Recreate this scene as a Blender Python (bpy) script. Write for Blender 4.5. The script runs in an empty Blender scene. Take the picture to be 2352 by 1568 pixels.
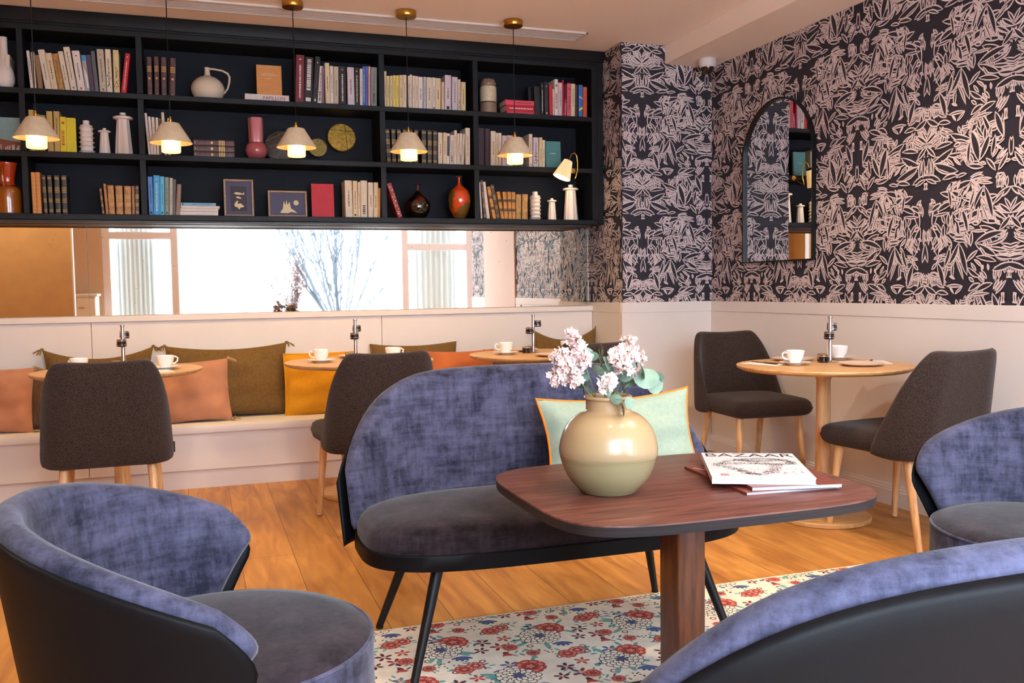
import bpy, bmesh, math, random
from mathutils import Vector, Matrix, Euler
random.seed(7)
PI = math.pi
SC = bpy.context.scene
COL = SC.collection
sin, cos, rad = math.sin, math.cos, math.radians

# ---------------------------------------------------------------- camera
F_PX, YAW, PITCH, ROLL, CAM_H = 2097.0, 0.333735, 0.058277, 0.0143425, 1.165
fw = Vector((sin(YAW)*cos(PITCH), cos(YAW)*cos(PITCH), -sin(PITCH)))
r0 = Vector((cos(YAW), -sin(YAW), 0)); d0 = -(r0.cross(fw))
r1 = r0*cos(ROLL) + d0*sin(ROLL); d1 = d0*cos(ROLL) - r0*sin(ROLL)
cam = bpy.data.cameras.new('camera'); cam.sensor_width = 36; cam.lens = F_PX/2352*36
cam.clip_start = 0.05; cam.clip_end = 200
co = bpy.data.objects.new('camera', cam); COL.objects.link(co); SC.camera = co
mm = Matrix.Identity(4)
for i in range(3):
    mm[i][0] = r1[i]; mm[i][1] = -d1[i]; mm[i][2] = -fw[i]
mm[2][3] = CAM_H
co.matrix_world = mm

# ---------------------------------------------------------------- world (overcast daylight outside the windows)
wd = bpy.data.worlds.new('daylight'); SC.world = wd; wd.use_nodes = True
nt = wd.node_tree; nt.nodes.clear()
wo = nt.nodes.new('ShaderNodeOutputWorld'); wb = nt.nodes.new('ShaderNodeBackground')
wb.inputs[0].default_value = (0.70, 0.83, 1.0, 1); wb.inputs[1].default_value = 18.0
nt.links.new(wb.outputs[0], wo.inputs[0])

# ---------------------------------------------------------------- exposure
SC.view_settings.view_transform = 'Standard'; SC.view_settings.look = 'None'
SC.view_settings.gamma = 1; SC.view_settings.use_curve_mapping = False
SC.view_settings.exposure = 0.42
SC.cycles.use_denoising = True
SC.cycles.max_bounces = 8; SC.cycles.diffuse_bounces = 5; SC.cycles.glossy_bounces = 5
SC.cycles.sample_clamp_indirect = 6.0
SC.cycles.caustics_reflective = False; SC.cycles.caustics_refractive = False

# ---------------------------------------------------------------- large lights
def area(name, loc, target, sx, sy, power, col, portal=False, spread=None):
    l = bpy.data.lights.new(name, 'AREA'); l.shape = 'RECTANGLE'; l.size = sx; l.size_y = sy
    l.energy = power; l.color = col
    if spread: l.spread = spread
    if portal: l.cycles.is_portal = True
    o = bpy.data.objects.new(name, l); COL.objects.link(o); o.location = loc
    o.rotation_euler = (Vector(target)-Vector(loc)).to_track_quat('-Z', 'Y').to_euler()
    return o
area('window_portal', (1.4, -1.06, 1.55), (1.4, 3, 1.55), 5.4, 2.3, 1, (1, 1, 1), portal=True)
# daylight that falls in through the open window front

WARM = (1.0, 0.78, 0.54)
def spot(loc, target, power, size=1.6, blend=0.6, radius=0.04, col=WARM):
    l = bpy.data.lights.new('ceiling_spot', 'SPOT'); l.energy = power; l.color = col
    l.spot_size = size; l.spot_blend = blend; l.shadow_soft_size = radius
    o = bpy.data.objects.new('ceiling_spot', l); COL.objects.link(o); o.location = loc
    o.rotation_euler = (Vector(target)-Vector(loc)).to_track_quat('-Z', 'Y').to_euler()
SPOTS = [((-1.2, 2.9), (-.9, 3.7), 100), ((0.3, 3.3), (0.3, 4.2), 85), ((1.7, 3.3), (1.9, 4.4), 90),
         ((2.55, 3.0), (3.0, 3.9), 120), ((0.9, 1.6), (1.0, 2.1), 40), ((1.7, 1.5), (1.6, 2.1), 50),
         ((2.5, 1.9), (1.2, 3.0), 170), ((-1.9, 3.0), (-1.9, .9), 130)]
for (a, b), (c, d), e in SPOTS:
    spot((a, b, 2.765), (c, d, 0), e*.5)

# ---------------------------------------------------------------- materials
def lin(h):
    h = h.lstrip('#'); v = [int(h[i:i+2], 16)/255 for i in (0, 2, 4)]
    return tuple(c/12.92 if c <= .04045 else ((c+.055)/1.055)**2.4 for c in v) + (1,)
_M = {}
def mat(name, col, rough=.6, metal=0, noise=0, nscale=20, bump=0, bscale=200, sheen=0, spec=None, coat=0,
        emis=None, estr=0, trans=0, alpha=1, stretch=None, col2=None, hi=.65, lo=.35, sss=0):
    if name in _M: return _M[name]
    m = bpy.data.materials.new(name); m.use_nodes = True; n = m.node_tree.nodes; L = m.node_tree.links
    b = n['Principled BSDF']; c = lin(col)
    b.inputs['Base Color'].default_value = c; b.inputs['Roughness'].default_value = rough
    b.inputs['Metallic'].default_value = metal
    if spec is not None: b.inputs['Specular IOR Level'].default_value = spec
    if sheen:
        b.inputs['Sheen Weight'].default_value = sheen; b.inputs['Sheen Roughness'].default_value = .4
    if coat: b.inputs['Coat Weight'].default_value = coat; b.inputs['Coat Roughness'].default_value = .08
    if emis: b.inputs['Emission Color'].default_value = lin(emis); b.inputs['Emission Strength'].default_value = estr
    if trans: b.inputs['Transmission Weight'].default_value = trans
    if alpha < 1: b.inputs['Alpha'].default_value = alpha
    if noise or bump or col2:
        tc = n.new('ShaderNodeTexCoord'); mp = n.new('ShaderNodeMapping'); L.new(tc.outputs['Object'], mp.inputs[0])
        if stretch: mp.inputs['Scale'].default_value = stretch
    if noise or col2:
        nz = n.new('ShaderNodeTexNoise'); nz.inputs['Scale'].default_value = nscale; nz.inputs['Detail'].default_value = 5
        L.new(mp.outputs[0], nz.inputs['Vector'])
        cr = n.new('ShaderNodeValToRGB'); L.new(nz.outputs[0], cr.inputs[0])
        e0, e1 = cr.color_ramp.elements; e0.position = lo; e1.position = hi
        if col2: e0.color = lin(col2); e1.color = c
        else:
            e0.color = tuple(x*(1-noise) for x in c[:3])+(1,); e1.color = tuple(min(1, x*(1+noise)) for x in c[:3])+(1,)
        L.new(cr.outputs[0], b.inputs['Base Color'])
    if bump:
        bz = n.new('ShaderNodeTexNoise'); bz.inputs['Scale'].default_value = bscale; bz.inputs['Detail'].default_value = 3
        L.new(mp.outputs[0], bz.inputs['Vector'])
        bp = n.new('ShaderNodeBump'); bp.inputs['Strength'].default_value = bump; bp.inputs['Distance'].default_value = .002
        L.new(bz.outputs[0], bp.inputs['Height']); L.new(bp.outputs[0], b.inputs['Normal'])
    _M[name] = m
    return m

def velvet(name, dark, light):
    if name in _M: return _M[name]
    m = mat(name, light, .9, sheen=.18, spec=.1, bump=.35, bscale=420)
    n = m.node_tree.nodes; L = m.node_tree.links; b = n['Principled BSDF']
    tc = n.new('ShaderNodeTexCoord')
    def nz(scale, st, det=6):
        mp = n.new('ShaderNodeMapping'); mp.inputs['Scale'].default_value = st; L.new(tc.outputs['Object'], mp.inputs[0])
        z = n.new('ShaderNodeTexNoise'); z.inputs['Scale'].default_value = scale; z.inputs['Detail'].default_value = det
        z.inputs['Roughness'].default_value = .7
        L.new(mp.outputs[0], z.inputs['Vector']); return z.outputs[0]
    a = nz(9, (1, 1, 1)); h = nz(60, (1, 1, .12)); v = nz(60, (.12, .12, 1))
    def mth(op, x, y):
        k = n.new('ShaderNodeMath'); k.operation = op
        for i, q in enumerate((x, y)):
            if isinstance(q, (int, float)): k.inputs[i].default_value = q
            else: L.new(q, k.inputs[i])
        return k.outputs[0]
    s = mth('ADD', mth('MULTIPLY', a, .5), mth('MULTIPLY', mth('ADD', h, v), .25))
    cr = n.new('ShaderNodeValToRGB'); L.new(s, cr.inputs[0])
    e0, e1 = cr.color_ramp.elements; e0.position = .40; e1.position = .60; e0.color = lin(dark); e1.color = lin(light)
    L.new(cr.outputs[0], b.inputs['Base Color'])
    return m

def wood(name, c1, c2, scale=6, st=(1, 1, 14), rough=.45, axis=None, coat=0):
    return mat(name, c2, rough, col2=c1, nscale=scale, stretch=st, lo=.3, hi=.7, bump=.08, bscale=60, coat=coat)

# ---------------------------------------------------------------- mesh helpers
class MB:
    def __init__(s): s.v = []; s.f = []; s.m = []; s.s = []
    def add(s, vs, fs, m=0, smooth=False, M=None):
        o = len(s.v)
        s.v += [tuple(M @ Vector(v)) if M else tuple(v) for v in vs]
        for f in fs: s.f.append([i+o for i in f]); s.m.append(m); s.s.append(smooth)
        return s
    def box(s, x0, x1, y0, y1, z0, z1, m=0, M=None):
        vs = [(x, y, z) for z in (z0, z1) for y in (y0, y1) for x in (x0, x1)]
        return s.add(vs, [(0, 2, 3, 1), (4, 5, 7, 6), (0, 1, 5, 4), (2, 6, 7, 3), (0, 4, 6, 2), (1, 3, 7, 5)], m, False, M)
    def rbox(s, x0, x1, y0, y1, z0, z1, r=.01, seg=2, m=0, M=None):
        bm = bmesh.new(); bmesh.ops.create_cube(bm, size=1)
        for v in bm.verts:
            v.co = Vector(((x0+x1)/2+v.co.x*(x1-x0), (y0+y1)/2+v.co.y*(y1-y0), (z0+z1)/2+v.co.z*(z1-z0)))
        bmesh.ops.bevel(bm, geom=list(bm.edges), offset=r, segments=seg, affect='EDGES', profile=.5)
        bm.verts.index_update()
        s.add([v.co[:] for v in bm.verts], [[v.index for v in f.verts] for f in bm.faces], m, True, M); bm.free()
        return s
    def lathe(s, prof, n=32, m=0, M=None, c=(0, 0, 0), smooth=True, ang=None):
        vs = []; fs = []; full = ang is None; N = n if full else n+1; A = 2*PI if full else ang
        for (r, z) in prof:
            for i in range(N):
                a = A*i/n; vs.append((c[0]+r*cos(a), c[1]+r*sin(a), c[2]+z))
        for j in range(len(prof)-1):
            for i in range(n):
                k = (i+1) % n if full else i+1
                fs.append((j*N+i, j*N+k, (j+1)*N+k, (j+1)*N+i))
        return s.add(vs, fs, m, smooth, M)
    def tube(s, pts, r, n=8, m=0, M=None, caps=True, smooth=True):
        pts = [Vector(p) for p in pts]; rs = r if isinstance(r, (list, tuple)) else [r]*len(pts)
        vs = []; fs = []; up = None
        for i, p in enumerate(pts):
            d = (pts[min(i+1, len(pts)-1)]-pts[max(i-1, 0)]).normalized()
            if up is None: up = Vector((0, 0, 1)) if abs(d.z) < .9 else Vector((1, 0, 0))
            a = (up - d*up.dot(d)).normalized(); up = a; b = d.cross(a)
            for k in range(n):
                t = 2*PI*k/n; vs.append(tuple(p+(a*cos(t)+b*sin(t))*rs[i]))
        for i in range(len(pts)-1):
            for k in range(n):
                fs.append((i*n+k, i*n+(k+1) % n, (i+1)*n+(k+1) % n, (i+1)*n+k))
        if caps: fs.append(list(range(n))[::-1]); fs.append([(len(pts)-1)*n+k for k in range(n)])
        return s.add(vs, fs, m, smooth, M)
    def prism(s, out, z0, z1, m=0, M=None, bev=0, smooth=False, mt=None):
        n = len(out); vs = []; rings = [(1, z0), (1, z1)] if not bev else [(0, z0), (1, z0+bev), (1, z1-bev), (0, z1)]
        cx = sum(p[0] for p in out)/n; cy = sum(p[1] for p in out)/n
        for k, z in rings:
            for p in out:
                if k: vs.append((p[0], p[1], z))
                else:
                    d = Vector((p[0]-cx, p[1]-cy)); q = d*(1-bev/max(d.length, 1e-6)); vs.append((cx+q.x, cy+q.y, z))
        R = len(rings); fs = []
        for j in range(R-1):
            for i in range(n): fs.append((j*n+i, j*n+(i+1) % n, (j+1)*n+(i+1) % n, (j+1)*n+i))
        s.add(vs, fs, m, smooth, M)
        o = len(s.v)-R*n
        s.f.append([o+i for i in range(n)][::-1]); s.m.append(m); s.s.append(False)
        s.f.append([o+(R-1)*n+i for i in range(n)]); s.m.append(m if mt is None else mt); s.s.append(False)
        return s
    def pad(s, fn, nu=24, nv=16, m=0, M=None, ex=8):
        """closed cushion: fn(s,t,side) -> point, side in -1..1 is the thickness coordinate"""
        vs = []; fs = []; W = nu+1
        def rmp(i, n): return sin((i/n-.5)*PI)
        for sd in (1, -1):
            for j in range(nv+1):
                for i in range(nu+1):
                    a = rmp(i, nu)*.6+(2*i/nu-1)*.4; b = rmp(j, nv)*.6+(2*j/nv-1)*.4
                    th = (max(0, 1-abs(a)**ex)*max(0, 1-abs(b)**ex))**.5
                    vs.append(fn(a, b, sd*th))
        o = W*(nv+1)
        for j in range(nv):
            for i in range(nu):
                q = (j*W+i, j*W+i+1, (j+1)*W+i+1, (j+1)*W+i)
                fs.append(q); fs.append(tuple(o+k for k in q[::-1]))
        bm = bmesh.new(); bv = [bm.verts.new(M @ Vector(v) if M else v) for v in vs]
        for f in fs:
            try: bm.faces.new([bv[i] for i in f])
            except ValueError: pass
        bmesh.ops.remove_doubles(bm, verts=bm.verts, dist=1e-5)
        bmesh.ops.recalc_face_normals(bm, faces=bm.faces)
        bm.verts.index_update()
        s.add([v.co[:] for v in bm.verts], [[v.index for v in f.verts] for f in bm.faces], m, True); bm.free()
        return s
    def build(s, name, mats, parent=None, loc=(0, 0, 0), rot=(0, 0, 0), sharp=40, fix=False):
        me = bpy.data.meshes.new(name); me.from_pydata(s.v, [], s.f)
        for mt in (mats if isinstance(mats, (list, tuple)) else [mats]): me.materials.append(mt)
        me.polygons.foreach_set('material_index', s.m); me.polygons.foreach_set('use_smooth', s.s)
        if fix:
            bm = bmesh.new(); bm.from_mesh(me); bmesh.ops.recalc_face_normals(bm, faces=bm.faces); bm.to_mesh(me); bm.free()
        if any(s.s): me.set_sharp_from_angle(angle=rad(sharp))
        me.update()
        o = bpy.data.objects.new(name, me); COL.objects.link(o); o.location = loc; o.rotation_euler = rot
        if parent: o.parent = parent
        return o

def tag(o, label=None, cat=None, group=None, kind=None):
    if label: o['label'] = label
    if cat: o['category'] = cat
    if group: o['group'] = group
    if kind: o['kind'] = kind
    return o
def struct(o): o['kind'] = 'structure'; return o
def thing(name, label, cat, loc=(0, 0, 0), rz=0, group=None, rot=None):
    o = bpy.data.objects.new(name, None); COL.objects.link(o); o.empty_display_size = .1
    o.location = loc; o.rotation_euler = rot or (0, 0, rz)
    return tag(o, label, cat, group)
def children(o): return [c for c in bpy.data.objects if c.parent == o]
def copy_tree(o, parent=None):
    c = o.copy(); COL.objects.link(c); c.parent = parent
    for ch in children(o): copy_tree(ch, c)
    return c
def again(o, loc, rz, label, scale=None):
    c = copy_tree(o); c.location = loc; c.rotation_euler = (0, 0, rz); c['label'] = label
    if scale: c.scale = scale
    return c
def text_mesh(name, txt, size, material, parent, M, extrude=.0003, align='CENTER', sx=1):
    cu = bpy.data.curves.new(name, 'FONT'); cu.body = txt; cu.size = size; cu.extrude = extrude; cu.align_x = align
    cu.align_y = 'CENTER'; cu.resolution_u = 3
    ob = bpy.data.objects.new(name+'_curve', cu); COL.objects.link(ob)
    dg = bpy.context.evaluated_depsgraph_get(); me = bpy.data.meshes.new_from_object(ob.evaluated_get(dg))
    bpy.data.objects.remove(ob)
    me.transform(Matrix.Diagonal((sx, 1, 1, 1))); me.transform(M); me.materials.clear(); me.materials.append(material); me.name = name
    o = bpy.data.objects.new(name, me); COL.objects.link(o)
    if parent: o.parent = parent
    return o
def supel(w, d, n=4, N=48, cx=0, cy=0):
    out = []
    for i in range(N):
        a = 2*PI*i/N; c, q = cos(a), sin(a)
        out.append((cx+w*math.copysign(abs(c)**(2/n), c), cy+d*math.copysign(abs(q)**(2/n), q)))
    return out
# ---------------------------------------------------------------- palette
m_wall = mat('cream_paint', '#e3dcd8', .6, noise=.02, nscale=3)
m_ceil = mat('ceiling_paint', '#fdf0e6', .75)
m_wpd = mat('wallpaper_charcoal', '#302d36', .6, spec=.25)
m_wpl = mat('wallpaper_blush', '#dccbcb', .6)
m_black = mat('black_joinery', '#111317', .5, noise=.1, nscale=8, spec=.25)
m_blackb = mat('midnight_back_panel', '#0c0f1a', .6, spec=.2)
m_mirror = mat('antique_mirror', '#ede6da', .015, 1.0)
m_mir2 = mat('clear_mirror', '#e8eaec', .01, 1.0)
m_brass = mat('brushed_brass', '#c79a45', .28, 1.0, noise=.1, nscale=60)
m_chrome = mat('polished_steel', '#c8c8cc', .15, 1.0)
m_oak = wood('oak_light', '#b98850', '#dcb07a', 5, (1.2, 12, 12), .4)
m_oakv = wood('oak_legs', '#c08a52', '#e2b888', 5, (14, 14, 1.2), .4)
m_dkwood = wood('walnut_stain', '#40211b', '#7c4a3c', 4, (1.5, 16, 16), .4)
m_dkwoodv = wood('walnut_leg', '#3a1d10', '#6e3b22', 4, (16, 16, 1.5), .32, coat=.15)
m_ply = wood('dark_ply_edge', '#0e0c0d', '#2a2022', 8, (.6, .6, 60), .6)
m_vel = velvet('slate_velvet', '#232433', '#57576f')
m_velrim = m_vel
m_velseat = velvet('slate_velvet_seat', '#151115', '#3a3137')
m_shell = mat('black_shell', '#0d0d10', .5, bump=.05, bscale=300, spec=.12)
m_steelblk = mat('black_steel', '#111113', .4, spec=.3)
m_tweed = mat('brown_tweed', '#493a35', .95, spec=.15, col2='#1c1614', nscale=320, lo=.38, hi=.62, bump=.8, bscale=600, sheen=.15)
m_china = mat('white_china', '#f2f0ee', .15, coat=.4)
m_cer = mat('white_ceramic', '#e9dfd8', .3, coat=.3, bump=.1, bscale=40)
m_plate = mat('blush_plate', '#d9bfae', .3)
m_paper = mat('book_pages', '#e6dcc8', .9)

# ---------------------------------------------------------------- room dimensions
YW, XR, YC, XC, CEIL, XL, YF = 6.198, 3.452, 5.634, 2.757, 2.80, -3.2, -1.0

# floor: oak planks running away from the camera
def floor_mat():
    m = mat('oak_planks', '#c98f55', .38, coat=.0); n = m.node_tree.nodes; L = m.node_tree.links; b = n['Principled BSDF']
    tc = n.new('ShaderNodeTexCoord'); mp = n.new('ShaderNodeMapping'); mp.inputs['Rotation'].default_value = (0, 0, PI/2)
    mp.inputs['Location'].default_value = (.3, .07, 0)
    L.new(tc.outputs['Object'], mp.inputs[0])
    br = n.new('ShaderNodeTexBrick'); L.new(mp.outputs[0], br.inputs['Vector'])
    br.inputs['Scale'].default_value = 1; br.inputs['Brick Width'].default_value = 1.9; br.inputs['Row Height'].default_value = .225
    br.inputs['Mortar Size'].default_value = .0016; br.inputs['Mortar Smooth'].default_value = .1; br.offset = .37
    br.inputs['Color1'].default_value = (0, 0, 0, 1); br.inputs['Color2'].default_value = (1, 1, 1, 1); br.inputs['Mortar'].default_value = (.5, .5, .5, 1)
    br.inputs['Bias'].default_value = 0
    mp2 = n.new('ShaderNodeMapping'); mp2.inputs['Scale'].default_value = (6, .8, 1); L.new(tc.outputs['Object'], mp2.inputs[0])
    nz = n.new('ShaderNodeTexNoise'); nz.inputs['Scale'].default_value = 3; nz.inputs['Detail'].default_value = 7; nz.inputs['Distortion'].default_value = .6
    L.new(mp2.outputs[0], nz.inputs['Vector'])
    cr = n.new('ShaderNodeValToRGB'); L.new(nz.outputs[0], cr.inputs[0]); e0, e1 = cr.color_ramp.elements
    e0.position = .3; e1.position = .7; e0.color = lin('#a0642a'); e1.color = lin('#d1954a')
    hs = n.new('ShaderNodeHueSaturation'); L.new(cr.outputs[0], hs.inputs['Color'])
    ma = n.new('ShaderNodeMath'); ma.operation = 'MULTIPLY_ADD'; L.new(br.outputs['Color'], ma.inputs[0]); ma.inputs[1].default_value = .28; ma.inputs[2].default_value = .86
    L.new(ma.outputs[0], hs.inputs['Value'])
    mx = n.new('ShaderNodeMixRGB'); L.new(br.outputs['Fac'], mx.inputs[0]); L.new(hs.outputs[0], mx.inputs[1]); mx.inputs[2].default_value = lin('#6b4522')
    kn = n.new('ShaderNodeTexVoronoi'); kn.inputs['Scale'].default_value = 1.7; L.new(tc.outputs['Object'], kn.inputs['Vector'])
    kr = n.new('ShaderNodeValToRGB'); L.new(kn.outputs['Distance'], kr.inputs[0]); k0, k1 = kr.color_ramp.elements
    k0.position = .012; k1.position = .035; k0.color = (.25, .2, .18, 1); k1.color = (1, 1, 1, 1)
    mk = n.new('ShaderNodeMixRGB'); mk.blend_type = 'MULTIPLY'; mk.inputs[0].default_value = 1; L.new(mx.outputs[0], mk.inputs[1]); L.new(kr.outputs[0], mk.inputs[2])
    L.new(mk.outputs[0], b.inputs['Base Color'])
    rr = n.new('ShaderNodeMapRange'); L.new(nz.outputs[0], rr.inputs[0]); rr.inputs[3].default_value = .34; rr.inputs[4].default_value = .5
    L.new(rr.outputs[0], b.inputs['Roughness'])
    return m
struct(MB().box(XL-.1, 4.3, YF-.2, YW+.1, -.1, 0).build('floor', floor_mat()))
struct(MB().box(XL-.1, 4.3, YF-.2, YW+.1, CEIL, CEIL+.1).build('ceiling', m_ceil))
# boxed-in beam along the right wall
struct(MB().rbox(3.087, XR, .89, YC, 2.675, CEIL, .003, 1).build('trim_beam', m_ceil))
struct(MB().box(XL-.1, XC, YW, YW+.1, 0, CEIL).build('wall_back', m_wall))
struct(MB().box(XL-.1, XL, YF, YW, 0, CEIL).build('wall_left', mat('ochre_wall', '#d9a860', .7)))

# ---- wallpaper: lino-cut leaves printed on charcoal, one 0.5 x 0.82 m motif, mirrored side by side
LEAF = [(680,150,550,410,70),(690,160,800,540,84),(560,170,480,440,62),(530,420,490,600,46),(610,400,600,590,48),(640,330,750,600,44),
(640,300,700,380,36),(380,390,470,700,84),(920,150,1260,40,80),(920,170,1180,320,84),(1100,220,1310,260,52),(1060,180,1300,110,42),
(800,380,940,250,52),(930,330,1180,390,64),(810,460,970,580,64),(1150,500,1400,420,78),(1180,330,1380,360,52),(830,580,900,640,44),
(830,750,980,660,66),(930,750,1140,660,70),(870,800,1100,780,40),(520,690,740,690,44),(560,700,620,785,30),(740,700,640,790,36),
(200,690,370,790,74),(370,770,540,790,60),(550,940,820,1050,86),(190,1000,340,880,60),(190,960,270,820,46),(240,1000,400,900,40),
(250,1060,420,960,40),(195,1040,330,1190,62),(330,1090,570,1050,62),(310,1270,580,1130,92),(330,1290,650,1420,100),(520,1205,715,1210,60),
(420,1255,490,1310,36),(490,1240,600,1345,38),(590,1235,700,1350,38),(640,1225,710,1265,34),(235,1200,240,1430,50),(270,1200,300,1430,44),
(840,960,940,1330,104),(1080,1040,960,1320,84),(900,900,1000,1060,50),(1020,930,1020,1100,58),(1110,930,1070,1060,48),(1150,790,1250,1080,86),
(1150,1060,1110,1290,62),(820,1080,800,1350,64),(800,1375,1000,1415,62),(850,1340,960,1360,44),(960,1360,1040,1390,40),(1040,1320,1160,1480,58),
(1310,1300,1200,1480,60),(1120,1320,1200,1210,36),(1170,1345,1260,1230,36),(1220,1350,1310,1250,34),(1160,1180,1240,1240,32),(1250,1080,1180,1130,52),
(1270,1400,1350,1380,40),(1340,1120,1345,1330,56),(195,130,235,370,60),(300,470,370,390,46),(290,520,390,560,50),(240,560,250,690,46),(300,570,310,700,38),
(450,290,385,370,44),(410,130,330,240,42),(460,165,400,250,36),(500,110,440,215,38),(360,40,320,150,44),(310,50,250,90,36),(500,40,590,140,42),
(600,60,780,70,44),(620,110,790,130,46),(860,10,850,190,54),(980,210,1060,330,40),(900,360,1010,460,40),(860,400,930,500,40),(1020,430,1000,500,36),(1080,420,1090,500,34),
(400,870,500,920,40),(440,930,420,1040,44),(500,950,490,1040,36),(660,860,690,950,46),(600,1100,690,1080,50),(660,1150,770,1120,40),(600,1030,800,1090,44),
(340,1340,560,1440,40),(450,1500,650,1470,60),(640,1500,780,1470,46),(200,1470,350,1540,50),(560,560,640,600,34),(560,230,590,150,40)]
BLOK = [(700,850,825,935),(1245,765,1310,905),(1320,500,1400,600),(315,580,370,690),(205,1120,235,1180)]
rw = random.Random(11)
def wp_tile():
    items = []
    for k in range(60):                                   # small bundles of chisel cuts between the leaves
        x, y = rw.uniform(195, 1355), rw.uniform(0, 2187); a = rw.choice((.4, 1.15, 1.6, 2.1, 2.8))+rw.uniform(-.25, .25)
        for j in range(3):
            l = rw.uniform(110, 210); X, Y = x-sin(a)*36*j, y+cos(a)*36*j; b = a+rw.uniform(-.12, .12)
            items.append(('l', X-cos(b)*l/2, Y-sin(b)*l/2, X+cos(b)*l/2, Y+sin(b)*l/2, rw.uniform(34, 46)))
    for q in LEAF:
        if q[1] > 480 and q[3] < 1210: items.append(('l', 1550-q[0], q[1]+1010, 1550-q[2], q[3]+1010, q[4]))
    for q in LEAF:
        if 480 < q[1] < 1000 and q[0] > 800: items.append(('l', q[0]-560, q[1]+1150, q[2]-560, q[3]+1150, q[4]))
    for q in LEAF:
        if q[1] > 1000 and q[0] > 700: items.append(('l', 2060-q[0], q[1]-250, 2060-q[2], q[3]-250, q[4]*.8))
        if q[1] < 700 and q[0] < 900: items.append(('l', q[0]+330, q[1]+1500, q[2]+330, q[3]+1500, q[4]*.85))
    items += [('l',)+q for q in LEAF]
    for b in BLOK: items.append(('b',)+b); items.append(('b', 1550-b[2], b[1]+1010, 1550-b[0], b[3]+1010))
    return items
TILE = wp_tile()
DX, DZ, PER = .5/1160, .82/2187, .82
def lens(x0, z0, x1, z1, w, jit=0):
    d = Vector((x1-x0, z1-z0)); l = d.length; d.normalize(); nn = Vector((-d.y, d.x)); K = 7; bend = jit*l
    L, R = [], []
    for i in range(1, K):
        t = i/K; hw = w/2*(sin(PI*t)**.75); c = Vector((x0, z0))+d*l*t+nn*bend*sin(PI*t)
        L.append(c+nn*hw); R.append(c-nn*hw)
    return [Vector((x0, z0))]+R+[Vector((x1, z1))]+L[::-1]
def clip(poly, u0, u1, v0, v1):
    for ax, val, sg in ((0, u0, 1), (0, u1, -1), (1, v0, 1), (1, v1, -1)):
        out = []; n = len(poly)
        for i in range(n):
            a, b = poly[i], poly[(i+1) % n]; da = (a[ax]-val)*sg; db = (b[ax]-val)*sg
            if da >= 0: out.append(a)
            if (da >= 0) != (db >= 0): out.append(a+(b-a)*(da/(da-db)))
        poly = out
        if len(poly) < 3: return None
    return poly
def wp_shapes():
    out = []
    for k, it in enumerate(TILE):
        r_ = random.Random(k)
        if it[0] == 'l':
            _, x0, y0, x1, y1, w = it
            ex = .06; x0, x1, y0, y1 = x0-(x1-x0)*ex, x1+(x1-x0)*ex, y0-(y1-y0)*ex, y1+(y1-y0)*ex
            a = ((x0-195)*DX, -(y0-1000)*DZ); b = ((x1-195)*DX, -(y1-1000)*DZ); W = w*.00040*1.12; j = r_.uniform(-.06, .06)
            out.append((1, lens(*a, *b, W, j)))
            d = Vector((b[0]-a[0], b[1]-a[1])); l = d.length; s = .0068
            if W > 2*s*1.05:
                d.normalize(); o = s*.9
                out.append((0, lens(a[0]+d.x*o*1.3, a[1]+d.y*o*1.3, b[0]-d.x*o*1.3, b[1]-d.y*o*1.3, W-2*s*r_.uniform(.85, 1.15), j)))
        else:
            _, x0, y0, x1, y1 = it
            u0, u1, v1, v0 = (x0-195)*DX, (x1-195)*DX, -(y0-1000)*DZ, -(y1-1000)*DZ
            out.append((1, [Vector(p) for p in ((u0, v0), (u1, v0+.004), (u1-.004, v1), (u0+.006, v1-.002))]))
            for q in range(3):
                f = (q+.5+r_.uniform(-.2, .2))/3; uu = u0+(u1-u0)*f; vv = v0+(v1-v0)*f
                if (u1-u0) > (v1-v0): out.append((0, lens(u0+.006, vv, u1-.008, vv+.003, .005)))
                else: out.append((0, lens(uu, v0+.006, uu+.003, v1-.008, .005)))
    return out
SHP = wp_shapes()
def wallpaper(mb, org, du, nrm, ulen, z0, z1, uaxis, mi=0):
    """print the pattern on a wall rectangle; org = corner, du = unit along wall, nrm = towards the room"""
    du = Vector(du); nrm = Vector(nrm); org = Vector(org)
    P = lambda u, z, h: tuple(org+du*u+nrm*h+Vector((0, 0, z)))
    quad = [P(0, z0, 0), P(ulen, z0, 0), P(ulen, z1, 0), P(0, z1, 0)]
    flip = du.cross(Vector((0, 0, 1))).dot(nrm) < 0
    mb.add(quad, [(3, 2, 1, 0) if flip else (0, 1, 2, 3)], mi)
    k0 = math.floor((0-uaxis)/.5)-1; k1 = math.ceil((ulen-uaxis)/.5)+1
    j0 = math.floor((z0-1.848)/PER)-1; j1 = math.ceil((z1-1.848)/PER)+1
    for k in range(k0, k1+1):
        mir = k % 2
        for j in range(j0, j1+1):
            for q, (mm_, poly) in enumerate(SHP):
                pts = []
                for p in poly:
                    u = uaxis+(k*.5+p.x if not mir else (k+1)*.5-p.x); v = 1.848+j*PER+p.y
                    pts.append(Vector((u, v)))
                c = clip(pts, max(0, uaxis+k*.5), min(ulen, uaxis+k*.5+.5), z0, z1)
                if not c: continue
                h = 1e-5*(q+2)
                vs = [P(p.x, p.y, h) for p in c]
                area_ = sum(c[i].x*c[(i+1) % len(c)].y-c[(i+1) % len(c)].x*c[i].y for i in range(len(c)))
                idx = list(range(len(c)))
                if (area_ < 0) != flip: idx.reverse()
                mb.add(vs, [idx], mi+mm_)
    return mb
WPM = [m_wpd, m_wpl, m_wall]
ZW = 1.056
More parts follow.
